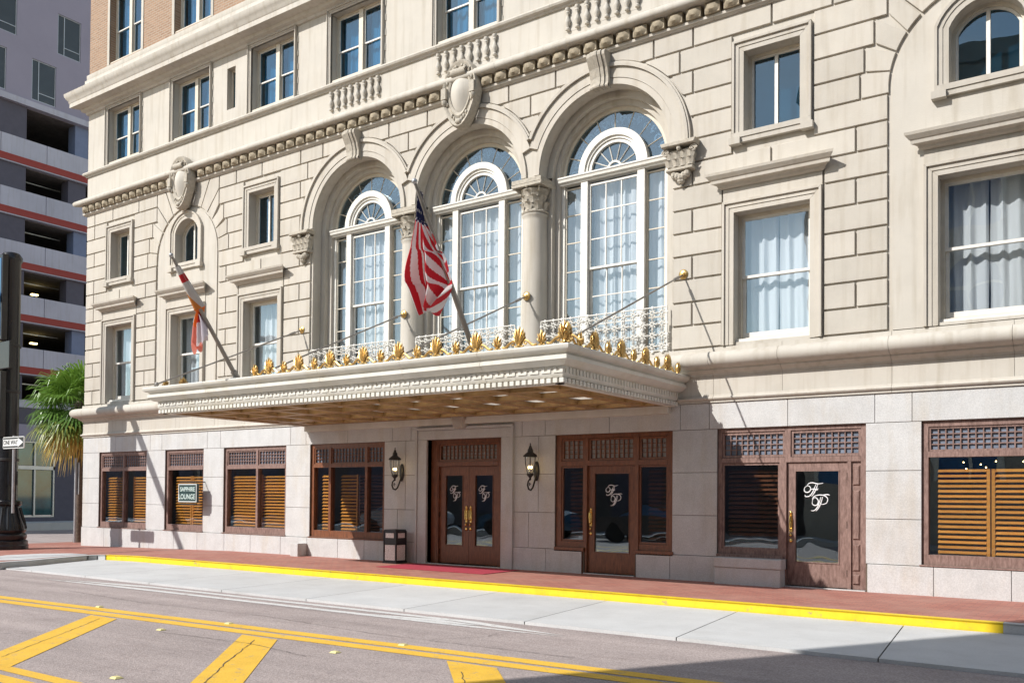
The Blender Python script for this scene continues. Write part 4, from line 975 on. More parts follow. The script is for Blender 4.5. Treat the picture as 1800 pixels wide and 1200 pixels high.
# side entrance between two panes
b = MB(); b.box(2.40, 2.52, .05, .18, .5, 2.82).box(4.91, 5.03, .05, .18, .5, 2.82).box(2.52, 4.91, .05, .18, 2.74, 2.82).box(2.52, 4.91, .045, .18, 2.18, 2.28)
b.box(3.06, 3.14, .03, .18, .0, 2.18).box(4.22, 4.30, .03, .18, .0, 2.18).box(2.52, 3.06, .05, .18, .5, .64).box(4.30, 4.91, .05, .18, .5, .64)
b.box(3.06, 3.16, .04, .18, 2.28, 2.74).box(4.20, 4.30, .04, .18, 2.28, 2.74).box(2.40, 3.1, -.03, .05, .44, .52).box(4.26, 5.06, -.03, .05, .44, .52).box(2.98, 3.06, -.02, .05, .0, .52).box(4.30, 4.38, -.02, .05, .0, .52)
fr = b.build('door_frame', M['woodred'], H)
for a, c in ((2.52, 3.06), (3.16, 4.20), (4.30, 4.91)):
    bb = MB(); rect_frame(bb, a, c, 2.285, 2.735, .045, .07, .12); bb.build('transom_frame', M['woodred'], fr); lattice2(a+.05, c-.05, 2.335, 2.69, .08, fr, M['woodred'], M['lattl'])
for a, c in ((2.52, 3.06), (4.30, 4.91)):
    bb = MB(); rect_frame(bb, a, c, .645, 2.175, .035, .07, .11); bb.build('casement', M['woodred'], fr); pane(a+.03, c-.03, .67, 2.15, .10, fr)
    shutter(a+.12, c-.04, .70, 2.08, wd=.03, m='slatd')
door(3.145, 4.215, .03, 2.175, .09, M['woodred'], hx=3.21, hz=.98, st=.13, rail=.40, glass_top=.14, mono=(3.70, 1.60, .62))
# corner entrance : side window, glazed door, panelled post
b = MB(); b.box(5.93, 6.0, .05, .18, .5, 2.82).box(8.46, 8.55, .05, .18, .02, 2.82).box(6.0, 8.46, .05, .18, 2.75, 2.82).box(6.0, 8.46, .045, .18, 2.19, 2.28)
b.box(7.08, 7.20, .03, .18, .02, 2.19).box(7.17, 7.27, .045, .18, 2.28, 2.75).box(6.0, 7.08, .05, .18, .5, .62).box(5.93, 7.16, -.04, .06, .482, .53).box(8.24, 8.30, .05, .18, .02, 2.19)
b.box(8.30, 8.46, .085, .18, .02, 2.19)
fr = b.build('door_frame', M['woodgrey'], H)
for z0, z1 in ((.10, .27), (.33, .78), (.86, 1.70), (1.78, 2.12)):
    bb = MB(); bb.prism([(8.325, z0), (8.44, z0), (8.44, z1), (8.325, z1)], .058, .085, .02); bb.build('post_panel', M['woodgrey'], fr)
for a, c in ((6.0, 7.17), (7.27, 8.46)):
    bb = MB(); rect_frame(bb, a, c, 2.285, 2.745, .045, .07, .12); bb.build('transom_frame', M['woodgrey'], fr); lattice(a+.05, c-.05, 2.335, 2.70, .08, fr, M['woodgrey'])
bb = MB(); rect_frame(bb, 6.0, 7.08, .62, 2.185, .04, .07, .11); bb.build('casement', M['woodgrey'], fr); pane(6.04, 7.04, .66, 2.15, .10, fr); shutter(6.06, 7.04, .68, 2.10, wd=.03, m='slatd')
door(7.205, 8.235, .03, 2.185, .08, M['woodgrey'], hx=7.27, hz=.98, st=.13, rail=.40, glass_top=.14, mono=(7.69, 1.60, .74))

# ================================================================== CANOPY (part of the building)
cm = MB()
for i in range(10): x = -4.5+i*1.0; cm.box(x-.05, x+.05, -4.02, .0, 3.392, 3.60)
for y in (-3.96, -3.28, -2.30, -1.03, -.10): cm.box(-5.05, 5.05, y-.05, y+.05, 3.394, 3.62)
cm.box(-5.07, 5.07, -.2, -.002, 3.386, 3.6).box(-5.07, 5.07, -4.1, -3.88, 3.3905, 3.61)
for s_ in (-1, 1): cm.box(s_*4.9, s_*5.072, -4.1, -.2, 3.3915, 3.605)
can = cm.build('canopy', M['canopy'], H)
cprof = [(.0, 3.27), (.0, 3.36), (.05, 3.37), (.07, 3.40), (.08, 3.42), (.08, 3.53), (.13, 3.54), (.17, 3.555), (.22, 3.60), (.24, 3.615), (.24, 3.675), (.20, 3.69), (.22, 3.72), (.28, 3.74), (.31, 3.765), (.32, 3.81), (.30, 3.83), (.0, 3.84), (-.10, 3.84), (-.10, 3.27)]
# base plane of the fascia: x = +-5.08, y = -4.11 ; offsets outward
def fasc_side(seg, axis):
    b = MB(); n = len(cprof)
    (a0, m0), (a1, m1) = seg
    for a, mm in ((a0, m0), (a1, m1)):
        for o_, z in cprof:
            if axis == 'f': b.v.append((a+mm*max(0, o_) if mm else a, -4.11-o_, z))
            elif axis == 'r': b.v.append((5.08+o_, a-(max(0, o_) if mm else 0), z))
            else: b.v.append((-5.08-o_, a-(max(0, o_) if mm else 0), z))
    for i in range(n): j = (i+1) % n; b.f.append((i, j, n+j, n+i))
    b.f.append(tuple(range(n))); b.f.append(tuple(range(n, 2*n))); return b
fx = [-5.08, -3.3, -1.75, .05, 2.05, 3.7, 5.08]
for i in range(6):
    a, c = fx[i], fx[i+1]; fasc_side(((a+(.003 if i else 0), -1 if i == 0 else 0), (c-(.003 if i < 5 else 0), 1 if i == 5 else 0)), 'f').build('canopy_fascia', M['canopy'], can, smooth=True)
for ax in 'rl':
    for a, c, mm in ((-4.11, -2.2, 1), (-2.194, -.02, 0)): fasc_side(((a, mm), (c, 0)), ax).build('canopy_fascia', M['canopy'], can, smooth=True)
# dentils and key pattern: small, joined
b = MB(); x = -5.14
while x < 5.14: b.box(x, x+.075, -4.19, -4.10, 3.285, 3.355); x += .115
for s in (-1, 1):
    y = -4.14
    while y < -.05: b.box(s*5.07, s*5.16, y, y+.075, 3.285, 3.355); y += .115
b.build('dentil', M['canopy'], can, stuff=True)
b = MB(); x = -5.12; k = 0
while x < 5.12:
    b.box(x, x+.055, -4.205, -4.185, 3.432, 3.52); b.box(x+.055, x+.11, -4.205, -4.185, 3.495 if k % 2 else 3.432, 3.52 if k % 2 else 3.457); x += .11; k += 1
for s in (-1, 1):
    y = -4.12
    while y < -.05: b.box(s*5.155, s*5.175, y, y+.05, 3.432, 3.52); y += .105
b.build('key_pattern', M['canopy'], can, stuff=True)
# soffit: beams and pale panels
for i in range(12): x = max(-4.97, min(4.97, -5.5+i*1.0)); MB().box(x-.11, x+.11, -4.05, -.17, 3.285, 3.38).build('soffit_beam', M['soffit'], can)
for y in (-3.96, -3.28, -2.30, -1.03, -.27): MB().box(-5.05, 5.05, y-.10, y+.10, 3.288, 3.378).build('soffit_beam', M['soffit'], can)
me_pan = MB().box(-.475, .475, -.45, .45, 0, .005).mesh('soffit_panel', M['panelw'])
for i in range(11):
    for y, sy in ((-2.79, .88), (-1.665, 1.17), (-.65, .66), (-3.62, .5)): inst(me_pan, 'soffit_panel', can, (-5.0+i if 0 < i < 10 else (-4.74 if i == 0 else 4.74), y, 3.384), None, (1 if 0 < i < 10 else .52, sy, 1))
MB().box(-5.0, 5.0, -.16, -.006, 3.14, 3.284).build('wall_beam', M['canopy'], can)
MB().prism([(-.19, 3.30), (.19, 3.30), (.10, 3.04), (-.10, 3.04)], -.26, -.0, .01).build('corbel', M['panelw'], H)
MB().box(-5.08, 5.08, -.06, 0, 3.84, 3.9).build('flashing', M['canopy'], can)
# gilded cresting: palmettes joined by scrolls
def palmette(h, wd, lobes):
    b = MB(); n = 12; po = [(wd*.36*sin(t)*(.72+.28*cos(t*.5)), h*(.47-.42*cos(t))) for t in [pi*i/n for i in range(n+1)]]
    outl = po+[(-x, z) for x, z in po[-2:0:-1]]; b.prism(outl, -.012, .012, .005)
    for i in range(lobes):
        q = -1+2*i/(lobes-1); a = R(40)*q; ln = h*(.94-.42*abs(q)**1.3); pts = []
        for k in range(7):
            t = k/6; pts.append((sin(a)*ln*(.12+.80*t)*(1+.10*abs(q)*sin(t*pi)), -.016-.012*sin(t*pi), h*.08+cos(a*.75)*ln*(.06+.90*t)))
        rr = [h*.018, h*.024, h*.030, h*.036, h*.042, h*.040, h*.014]
        b.tube(pts, rr, 5); b.tube([(p[0], -p[1], p[2]) for p in pts], rr, 5)
    for s in (-1, 1):
        b.tube([(s*wd*(.12+.30*k/9*cos(k*.62)), -.0, h*.10+wd*.20*(1-k/11)*sin(k*.62)) for k in range(10)], [.013]*10, 5)
    b.ell((0, 0, h*.10), (wd*.16, .035, h*.08), 8, 5)
    return b
me_PL = palmette(.34, .235, 7).mesh('palmette', M['gold'], True); me_PS = palmette(.24, .165, 5).mesh('palmette', M['gold'], True)
def scr(n_, sgn=1):
    b = MB(); pts = []
    for i in range(13): t = i/12; pts.append((sgn*(.10+.22*t), 0, .035+.075*(1-t)**2+.018*sin(t*pi*2)))
    b.tube(pts, [.022-.008*abs(i/12-.5) for i in range(13)], 6)
    b.tube([(sgn*(.12+.05*cos(k*.7)*(1-k/12)), -.0, .07+.05*sin(k*.7)*(1-k/12)) for k in range(10)], .014, 5)
    return b
me_SCs = [scr(0, sg).mesh('scroll', M['gold'], True) for sg in (-1, 1)]
D = .415
for i in range(0, 18):
    x = 5.30-D*i; L_ = (i % 2 == 0)
    if x < -1.95: break
    inst(me_PL if L_ else me_PS, 'palmette', can, (x, -4.36, 3.835), None, (1, 1, 1) if i else (1, 1.6, 1))
    if L_:
        for q_ in me_SCs: inst(q_, 'scroll', can, (x, -4.36, 3.835))
for s in (1, -1):
    for i in range(1, 10):
        y = -4.36+.445*i; L_ = i % 2 == 0
        inst(me_PL if L_ else me_PS, 'palmette', can, (s*5.30, y, 3.835), (0, 0, s*pi/2))
        if L_:
            for q_ in me_SCs: inst(q_, 'scroll', can, (s*5.30, y, 3.835), (0, 0, pi/2))
inst(me_PL, 'palmette', can, (5.32, -4.34, 3.835), (0, 0, pi/2)); inst(me_SCs[1], 'scroll', can, (5.32, -4.34, 3.835), (0, 0, pi/2))
# tie rods with round wall plates
for x in (5.25, 1.725, -1.725, -5.28):
    yb = -.09 if abs(x) < 3 else 0
    b = MB(); q = Matrix.Rotation(R(90), 3, 'X'); c = MB(); c.lathe([(.02, 0), (.085, .005), (.095, .03), (.07, .05), (.045, .055), (.04, .09), (.0, .10)], n=18)
    b.add([tuple(q @ Vector(v)+Vector((x, yb+0, 5.77))) for v in c.v], c.f); pl = b.build('wall_plate', M['gold'], H, smooth=True)
    b = MB(); e0 = Vector((x, yb-.09, 5.74)); e1 = Vector((x+.0, -4.15, 3.93)); b.tube([e0, e1], .017, 8); b.tube([e0.lerp(e1, .04), e0.lerp(e1, .08)], .032, 6).ell(e1, (.05, .05, .05), 8, 5)
    b.build('tie_rod', M['pole'], H)

# ================================================================== FLAGPOLES AND FLAGS
def flagpole(base, tip, lab):
    t = thing('flagpole', lab, 'flagpole', base, 'flagpoles leaning out from the canopy'); d = Vector(tip)-Vector(base)
    MB().tube([(0, 0, 0), d*.5, d], [.045, .038, .026], 12).build('pole', M['pole'], t, smooth=True)
    MB().ell(d+d.normalized()*.04, (.045, .045, .045), 10, 6).build('finial', M['steel'], t, smooth=True)
    MB().tube([d.normalized()*.0, d.normalized()*.16], .065, 10).box(-.08, .08, -.1, .1, -.03, .01).build('bracket', M['pole'], t)
    MB().tube([d*.98+Vector((.05, 0, 0)), d*.6+Vector((.08, -.02, -.02)), d*.12+Vector((.05, 0, 0))], .005, 4).build('halyard', M['pole'], t)
    return t
B1, T1 = (-2.53, -4.17, 3.87), (-2.53, -5.68, 5.97); B2, T2 = (3.38, -4.06, 3.87), (3.38, -5.57, 6.24)
flagpole(B1, T1, 'grey flagpole on the left part of the canopy, carrying the white and red flag'); flagpole(B2, T2, 'grey flagpole in front of the middle arch, carrying the striped flag')
def cloth(name, rows, colfn, m, nu=None):
    """rows: list of lists of Vector; colour from grid position"""
    nr, nc = len(rows), len(rows[0]); me = bpy.data.meshes.new(name)
    me.from_pydata([tuple(p) for r in rows for p in r], [], [(i*nc+j, i*nc+j+1, (i+1)*nc+j+1, (i+1)*nc+j) for i in range(nr-1) for j in range(nc-1)])
    at = me.color_attributes.new('print', 'FLOAT_COLOR', 'CORNER'); li = 0
    for p in me.polygons:
        i, j = divmod(p.index, nc-1); c = colfn((i+.5)/(nr-1), (j+.5)/(nc-1))
        for k in p.loop_indices: at.data[k].color = (c[0], c[1], c[2], 1)
        p.use_smooth = True
    me.materials.append(m); o = bpy.data.objects.new(name, me); col.objects.link(o); return o
# striped flag hanging gathered from the upper half of the pole. u = along the stripes (down), v = across
def interp(tab, t):
    for (a, va), (b_, vb) in zip(tab, tab[1:]):
        if t <= b_: k = (t-a)/(b_-a); k = k*k*(3-2*k); return va+(vb-va)*k
    return tab[-1][1]
RW, CW = 170, 200
pd = (Vector(T2)-Vector(B2)); rows = []
# left edge, right edge of the cloth measured from the pole plane (x, z) at each step
for i in range(RW+1):
    u = i/RW; row = []
    for j in range(CW+1):
        v_ = j/CW
        # top gathered on the pole, bottom spread
        top = Vector(B2)+pd*(.93-.42*v_**1.4*0-.0)+Vector((0, 0, 0))
        tp = Vector(B2)+pd*(.97-.50*v_)                                     # hoist line along the pole
        spread = interp([(0, 0), (.22, .10), (.45, .62), (.75, 1.0), (1, 1.0)], u)
        xl = interp([(0, 3.34), (.25, 3.20), (.5, 2.93), (.78, 2.60), (1, 2.84)], u); xr = interp([(0, 3.42), (.2, 3.33), (.42, 3.42), (.62, 3.53), (.8, 3.58), (1, 3.06)], u)
        zl = interp([(0, 6.16), (.25, 5.84), (.5, 5.44), (.8, 5.02), (1, 4.62)], u); zr = interp([(0, 6.14), (.25, 5.72), (.5, 5.32), (.8, 4.88), (1, 4.62)], u)
        x = xl+(xr-xl)*v_; z = zl+(zr-zl)*v_
        z -= .10*sin(pi*v_)*interp([(0, 0), (.5, .3), (1, 1)], u)+(.02*sin(v_*31))*u
        if u > .72: z -= (u-.72)*.5*max(0, sin(v_*2*pi*1.3+.2))
        yp = T2[1]+.10+max(0, 6.15-z)*.40
        y = yp+spread*(.13*sin(v_*2*pi*2.3+u*2.2)+.06*sin(v_*2*pi*4.7-u*3)+(.12 if v_ > .6 else 0)*sin((v_-.6)*8))+.03*sin(v_*20)*(1-spread)
        row.append(Vector((x, y, z)))
    rows.append(row)
RED, WHI, NAV = (.55, .015, .03), (.78, .76, .78), (.02, .025, .10)
def uscol(u, v_):
    if u < .30 and v_ < 1.0:
        st = (int(u*60) % 4 == 1 and int(v_*22+(int(u*60)//4 % 2)) % 3 == 0); return WHI if st else NAV
    if v_ < .60: return RED if int(v_*19+.6*sin(u*5)) % 2 == 0 else WHI
    return RED if int((u*.9+(.9-v_)*.75)*16) % 2 == 0 else WHI
o = cloth('striped_flag', rows, uscol, M['flag']); tag(o, 'red and white striped flag with a navy starred corner, hanging folded before the middle arch', 'flag', 'flags on the canopy poles')
# second flag: white with red bars, wound round its pole, the tattered end hanging
rows = []; pd = Vector(T1)-Vector(B1); ax = pd.normalized(); s1 = ax.cross(Vector((1, 0, 0))).normalized()
for i in range(61):
    u = i/60; row = []
    for j in range(37):
        v_ = j/36
        if u < .55:
            c = Vector(B1)+pd*(.93-.60*u); a = v_*2*pi*1.0+u*7; rr = .05+.055*u/.55*(1+.25*sin(a*3)); p = c+Vector((1, 0, 0))*rr*cos(a)+s1*rr*sin(a)
        else:
            k = (u-.55)/.45; c = Vector(B1)+pd*(.93-.33); a = v_*2*pi+.55*7; rr = .105*(1+.25*sin(a*3)); p0 = c+Vector((1, 0, 0))*rr*cos(a)+s1*rr*sin(a)
            sp = .10+.13*k; ln = .74+.06*sin(v_*29) if v_ < .55 else .60+.05*sin(v_*37); p1 = Vector((c.x-.18+sp*2.0*(v_-.35), c.y+.10*sin(v_*17+k*2)+.12, c.z-k*ln-.07*k*sin(v_*23)))
            kk = min(1, k*2.2); p = p0.lerp(p1, kk)
        row.append(p)
    rows.append(row)
def flcol(u, v_):
    if u < .30: return (.55, .02, .03) if (.10 < u < .20 and v_ > .2) else (.62, .60, .58)
    if u < .55: return (.60, .58, .56) if v_ > .35 else (.62, .22, .04)
    k = (u-.55)/.45
    if v_ < .45: return (.80, .20, .03) if k < .45 else (.78, .26, .20)
    if v_ < .72: return (.50, .02, .03) if k < .45 else (.62, .56, .58)
    return (.55, .5, .55) if k > .3 else (.50, .02, .03)
o = cloth('wound_flag', rows, flcol, M['flag']); tag(o, 'faded white, red and orange flag wound round the left pole, its end in tatters', 'flag', 'flags on the canopy poles')

# ================================================================== LANTERNS
def lantern(x, lab):
    t = thing('wall_lantern', lab, 'lantern', (x, 0, 0), 'lanterns beside the main entrance'); y = -.26; c = (0, y, 0)
    MB().lathe([(.0, 2.66), (.014, 2.64), (.01, 2.61), (.03, 2.58), (.03, 2.56), (.055, 2.52), (.06, 2.47), (.11, 2.43), (.145, 2.40), (.15, 2.37), (.12, 2.365)][::-1], c, 12).build('cap', M['iron'], t, smooth=True)
    MB().lathe([(.06, 2.02), (.085, 2.10), (.11, 2.22), (.118, 2.36)], c, 16).build('glass_shade', M['glassl'], t, smooth=True)
    b = MB()
    for k in range(6): a = k*pi/3; b.tube([(c[0]+.062*cos(a), y+.062*sin(a), 2.02), (.09*cos(a), y+.09*sin(a), 2.12), (.115*cos(a), y+.115*sin(a), 2.24), (.121*cos(a), y+.121*sin(a), 2.37)], .006, 5)
    b.lathe([(.02, 1.93), (.04, 1.96), (.07, 1.99), (.075, 2.02), (.03, 2.03)], c, 12).ell((0, y, 1.91), (.025, .025, .03)); b.build('cage', M['iron'], t)
    b = MB()
    pts = [(0, y-.0, 1.92), (0, y-.07, 1.86), (0, y-.09, 1.78), (0, y-.05, 1.70), (0, y+.03, 1.68), (0, y+.10, 1.73), (0, y+.15, 1.82), (0, -.06, 1.92), (0, -.03, 2.0)]
    b.tube(pts, [.014, .016, .018, .019, .019, .018, .018, .02, .022], 8).tube([(0, y+.02, 1.80), (0, y-.02, 1.83), (0, y-.03, 1.79), (0, y+.0, 1.77)], .01, 6)
    b.build('scroll_arm', M['iron'], t, smooth=True)
    b = MB(); b.ell((0, -.02, 2.08), (.07, .03, .21), 14, 8); b.build('back_plate', M['iron'], t, smooth=True)
    b = MB()
    for s in (-1, 0, 1): b.tube([(s*.035, y, 2.03), (s*.035, y, 2.12)], .010, 6)
    b.build('candle', M['cream'], t); b = MB()
    for s in (-1, 0, 1): b.ell((s*.035, y, 2.155), (.013, .013, .03), 8, 5)
    b.build('bulb', M['flame'], t)
lantern(-1.82, 'black iron wall lantern on the granite left of the main double door'); lantern(1.95, 'black iron wall lantern on the granite right of the main double door')

# ================================================================== STREET FURNITURE
# litter bin
t = thing('litter_bin', 'square black litter bin with pebbled panels beside the main entrance', 'litter bin', (-1.70, -.36, 0)); t.scale = (.82, .85, 1)
MB().box(-.25, .25, -.22, .22, .0, .05).box(-.21, .21, -.18, .18, .05, .44).box(-.23, .23, -.20, .20, .44, .72).prism([(-.24, .72), (.24, .72), (.20, .77), (-.20, .77)], -.21, .21).build('body', M['binblack'], t)
for s in (-1, 1):
    for c in (-1, 1): MB().box(s*.205, s*.24, c*.175, c*.21, .05, .74).build('corner_post', M['binblack'], t)
MB().box(-.185, .185, -.20, -.185, .07, .42).build('panel', M['aggreg'], t); MB().box(.215, .23, -.165, .165, .07, .42).build('panel', M['aggreg'], t)
MB().box(-.15, .15, -.215, -.203, .58, .69).build('flap', M['aggreg'], t); MB().box(.233, .245, -.13, .13, .58, .69).build('flap', M['aggreg'], t)
# small granite post at the wall
MB().prism([(-.14, 0), (.14, 0), (.14, .34), (-.14, .34)], -.34, -.035, .008).build('granite_post', M['granite'], loc=(-5.13, 0, -.02))
tag(bpy.data.objects['granite_post'], 'low square granite block standing against the wall left of the canopy doors', 'post')
# carpet
tag(MB().prism([(-1.2, .005), (1.7, .005), (1.7, .012), (-1.2, .012)], -1.50, -.25).build('door_mat', M['carpet']), 'long red carpet lying before the main double door', 'carpet')
# text helper (flat print on signs)
def text(s, size, loc, par, m, name='lettering', sx=1, rot=(pi/2, 0, 0), ext=.002):
    cu = bpy.data.curves.new(name, 'FONT'); cu.body = s; cu.size = size; cu.extrude = ext; cu.align_x = 'CENTER'; cu.align_y = 'CENTER'; cu.offset = size*.012
    tmp = bpy.data.objects.new('tmp', cu); col.objects.link(tmp); bpy.context.view_layer.update(); me = bpy.data.meshes.new_from_object(tmp.evaluated_get(bpy.context.evaluated_depsgraph_get()))
    bpy.data.objects.remove(tmp); me.materials.clear(); me.materials.append(m); o = bpy.data.objects.new(name, me); col.objects.link(o); o.parent = par; o.location = loc; o.rotation_euler = rot; o.scale = (sx, 1, 1); return o
# hanging sign of the lounge
t = thing('lounge_sign', 'dark green square sign reading SAPPHIRE LOUNGE hanging at the second window', 'sign', (-9.9, -.32, 1.30))
MB().prism([(0, .0), (.78, .0), (.82, .04), (.82, .50), (.78, .54), (0, .54), (-.04, .5), (-.04, .04)], -.03, .03, .006).build('board', mat('dark_green_sign', (.02, .05, .05), .4), t)
b = MB(); rect_frame(b, -.02, .80, .02, .52, .02, -.036, -.029); b.build('border', M['signw'], t)
M['signt'] = mat('pale_green_lettering', (.55, .66, .62), .5, var=.05)
text('SAPPHIRE', .17, (.39, -.033, .37), t, M['signt'], sx=.93); text('LOUNGE', .20, (.36, -.033, .16), t, M['signt'], sx=.93)
b = MB(); b.box(.02, .76, -.02, .02, .56, .60).box(.02, .76, -.02, .02, -.06, -.02).tube([(.7, 0, .58), (.7, .42, .58)], .015, 6).tube([(.05, 0, .58), (.05, .42, .58)], .015, 6); b.build('bracket', M['iron'], t)
# signal pole with mast arm, fluted base
px, py = -14.96, -2.6
t = thing('signal_pole', 'tall black street pole with a fluted flared base on the left corner', 'pole', (px, py, gz(px)))
MB().lathe([(.27, 1.35), (.27, 4), (.26, 8.45), (.30, 8.5), (.30, 8.6), (.22, 8.72), (.0, 8.78)], n=20).build('shaft', M['black'], t, smooth=True)
MB().lathe([(.58, -.1), (.58, .14), (.56, .16), (.56, .26), (.50, .30), (.53, .36), (.53, .44), (.47, .50), (.52, .58), (.50, .72), (.42, .95), (.36, 1.15), (.34, 1.28), (.40, 1.33), (.40, 1.42), (.28, 1.46)], n=64).build('fluted_base', M['black'], t, smooth=True)
b = MB()
for k in range(16): a = k*pi/8; b.tube([(.50*cos(a), .50*sin(a), .62), (.455*cos(a), .455*sin(a), .86), (.385*cos(a), .385*sin(a), 1.1), (.36*cos(a), .36*sin(a), 1.24)], [.04, .035, .028, .022], 6)
b.build('flute', M['black'], t, smooth=True)
MB().tube([(0, 0, 7.3), (0, -1, 7.45), (0, -6, 7.75), (0, -11, 7.8)], [.15, .14, .11, .08], 12).build('mast_arm', M['black'], t, smooth=True)
MB().prism([(-.6, 5.25), (.74, 5.25), (.74, 6.05), (-.6, 6.05)], -.37, -.24, .02).build('crossbar', M['black'], t)
for z0_, z1_, xr_ in ((6.12, 8.62, .16), (3.3, 5.2, .1)):
    fr_ = MB().prism([(-.7, z0_), (.24, z0_), (.24, z1_), (-.7, z1_)], -.36, -.2, .02).build('banner_frame', M['black'], t)
    MB().box(-.62, xr_, -.368, -.362, z0_+.12, z1_-.12).build('banner_panel', M['blue'], fr_)
MB().box(.2, .34, -.12, .12, 1.9, 2.3).build('control_box', M['black'], t)
for z_ in (2.6, 4.6, 5.95): MB().lathe([(.29, 0), (.30, .01), (.30, .07), (.29, .08)], (0, 0, z_), 20).build('strap', M['iron'], t)
# thin sign stem and the one way sign
t = thing('one_way_sign', 'ONE WAY arrow sign pointing right on a thin grey post at the left edge', 'sign', (-13.22, -3.0, gz(-15)))
MB().tube([(-.70, .06, 1.1), (-.70, .06, 3.3)], .04, 8).build('post', M['steel'], t)
MB().prism([(-1.16, 2.93), (-.03, 2.93), (0, 2.96), (0, 3.23), (-.03, 3.26), (-1.16, 3.26), (-1.19, 3.23), (-1.19, 2.96)], -.012, .012).build('sign_plate', M['signw'], t)
MB().prism([(-1.17, 2.95), (-.02, 2.95), (-.02, 3.24), (-1.17, 3.24)], -.015, -.0125).build('sign_field', M['signb'], t)
MB().prism([(-1.15, 3.0), (-.33, 3.0), (-.33, 2.965), (-.04, 3.095), (-.33, 3.225), (-.33, 3.19), (-1.15, 3.19)], -.019, -.0155).build('arrow', M['signw'], t)
text('ONE WAY', .185, (-.73, -.0215, 3.095), t, M['signb'], sx=.92)
# rear of a road sign on a steel post
t = thing('sign_post', 'thin grey steel post with the back of a small sign beside the hotel corner', 'sign', (-17.75, 1.02, -.15))
MB().tube([(0, 0, 0), (0, 0, 2.9)], .045, 8).build('post', M['steel'], t); MB().box(-.16, .12, .05, .065, 1.65, 2.75).build('sign_plate', M['steel'], t)

# palm: trunk and fan leaves
def palm(x, y, z0, ht, lab, seed, nf=46, sc=1.0):
    rnd = random.Random(seed); t = thing('palm_tree', lab, 'palm tree', (x, y, z0), None)
    MB().lathe([(.19, 0), (.16, .3), (.14, 1.0), (.13, 2.5), (.15, ht-.5), (.22, ht-.1), (.12, ht+.1)], n=14).build('trunk', M['trunk'], t, smooth=True)
    for k in range(nf):
        fr = k/nf; el = R(78-150*fr**.85)+rnd.uniform(-.15, .15); az = k*2.399+rnd.uniform(-.2, .2); age = max(0, min(1, (fr-.15)*1.1+rnd.uniform(-.12, .12)))
        L1 = (.75+.25*rnd.random())*sc; d = Vector((cos(az)*cos(el), sin(az)*cos(el), sin(el))); base = Vector((0, 0, ht-.1)); c = base+d*L1*.85+Vector((0, 0, -.10*L1))
        side = d.cross(Vector((0, 0, 1))).normalized(); nrm = side.cross(d).normalized(); b = MB(); b.tube([base, base+d*L1*.4, c], [.018, .014, .01], 4)
        nl = 26; bl = (.85+.25*rnd.random())*sc
        for i in range(nl):
            a = R(-115+230*i/(nl-1))+rnd.uniform(-.03, .03); dr = (d*cos(a)+side*sin(a)).normalized(); ln = bl*(1-.18*abs(a)/2)*rnd.uniform(.9, 1.05)
            p0 = c+dr*.02; wv = dr.cross(nrm).normalized()*.028*sc
            p1 = c+dr*ln*.5+nrm*.04-Vector((0, 0, .03)); p2 = c+dr*ln*.8-Vector((0, 0, .12+.10*rnd.random())); p3 = c+dr*ln*.95-Vector((0, 0, .26+.22*rnd.random()+.12*age))
            b.add([p0, p1-wv, p1+wv, p2-wv*.7, p2+wv*.7, p3], [(0, 1, 2), (1, 3, 4, 2), (3, 5, 4)])
        me = bpy.data.meshes.new('frond'); me.from_pydata(b.v, [], b.f); me.materials.append(M['palm']); at = me.attributes.new('age', 'FLOAT', 'POINT')
        for i, v_ in enumerate(b.v): at.data[i].value = min(1, max(0, age+rnd.uniform(-.08, .08)+(.12 if v_[2]-c.z < -.3 else 0)))
        o = bpy.data.objects.new('frond', me); col.objects.link(o); o.parent = t
    return t
palm(-18.45, 1.55, -.2, 4.95, 'green fan palm with yellowing lower fronds at the hotel corner', 5, nf=72, sc=1.22)
palm(-18.4, 5.2, -.2, 6.0, 'taller fan palm mostly hidden behind the hotel corner', 9, nf=34, sc=1.1)

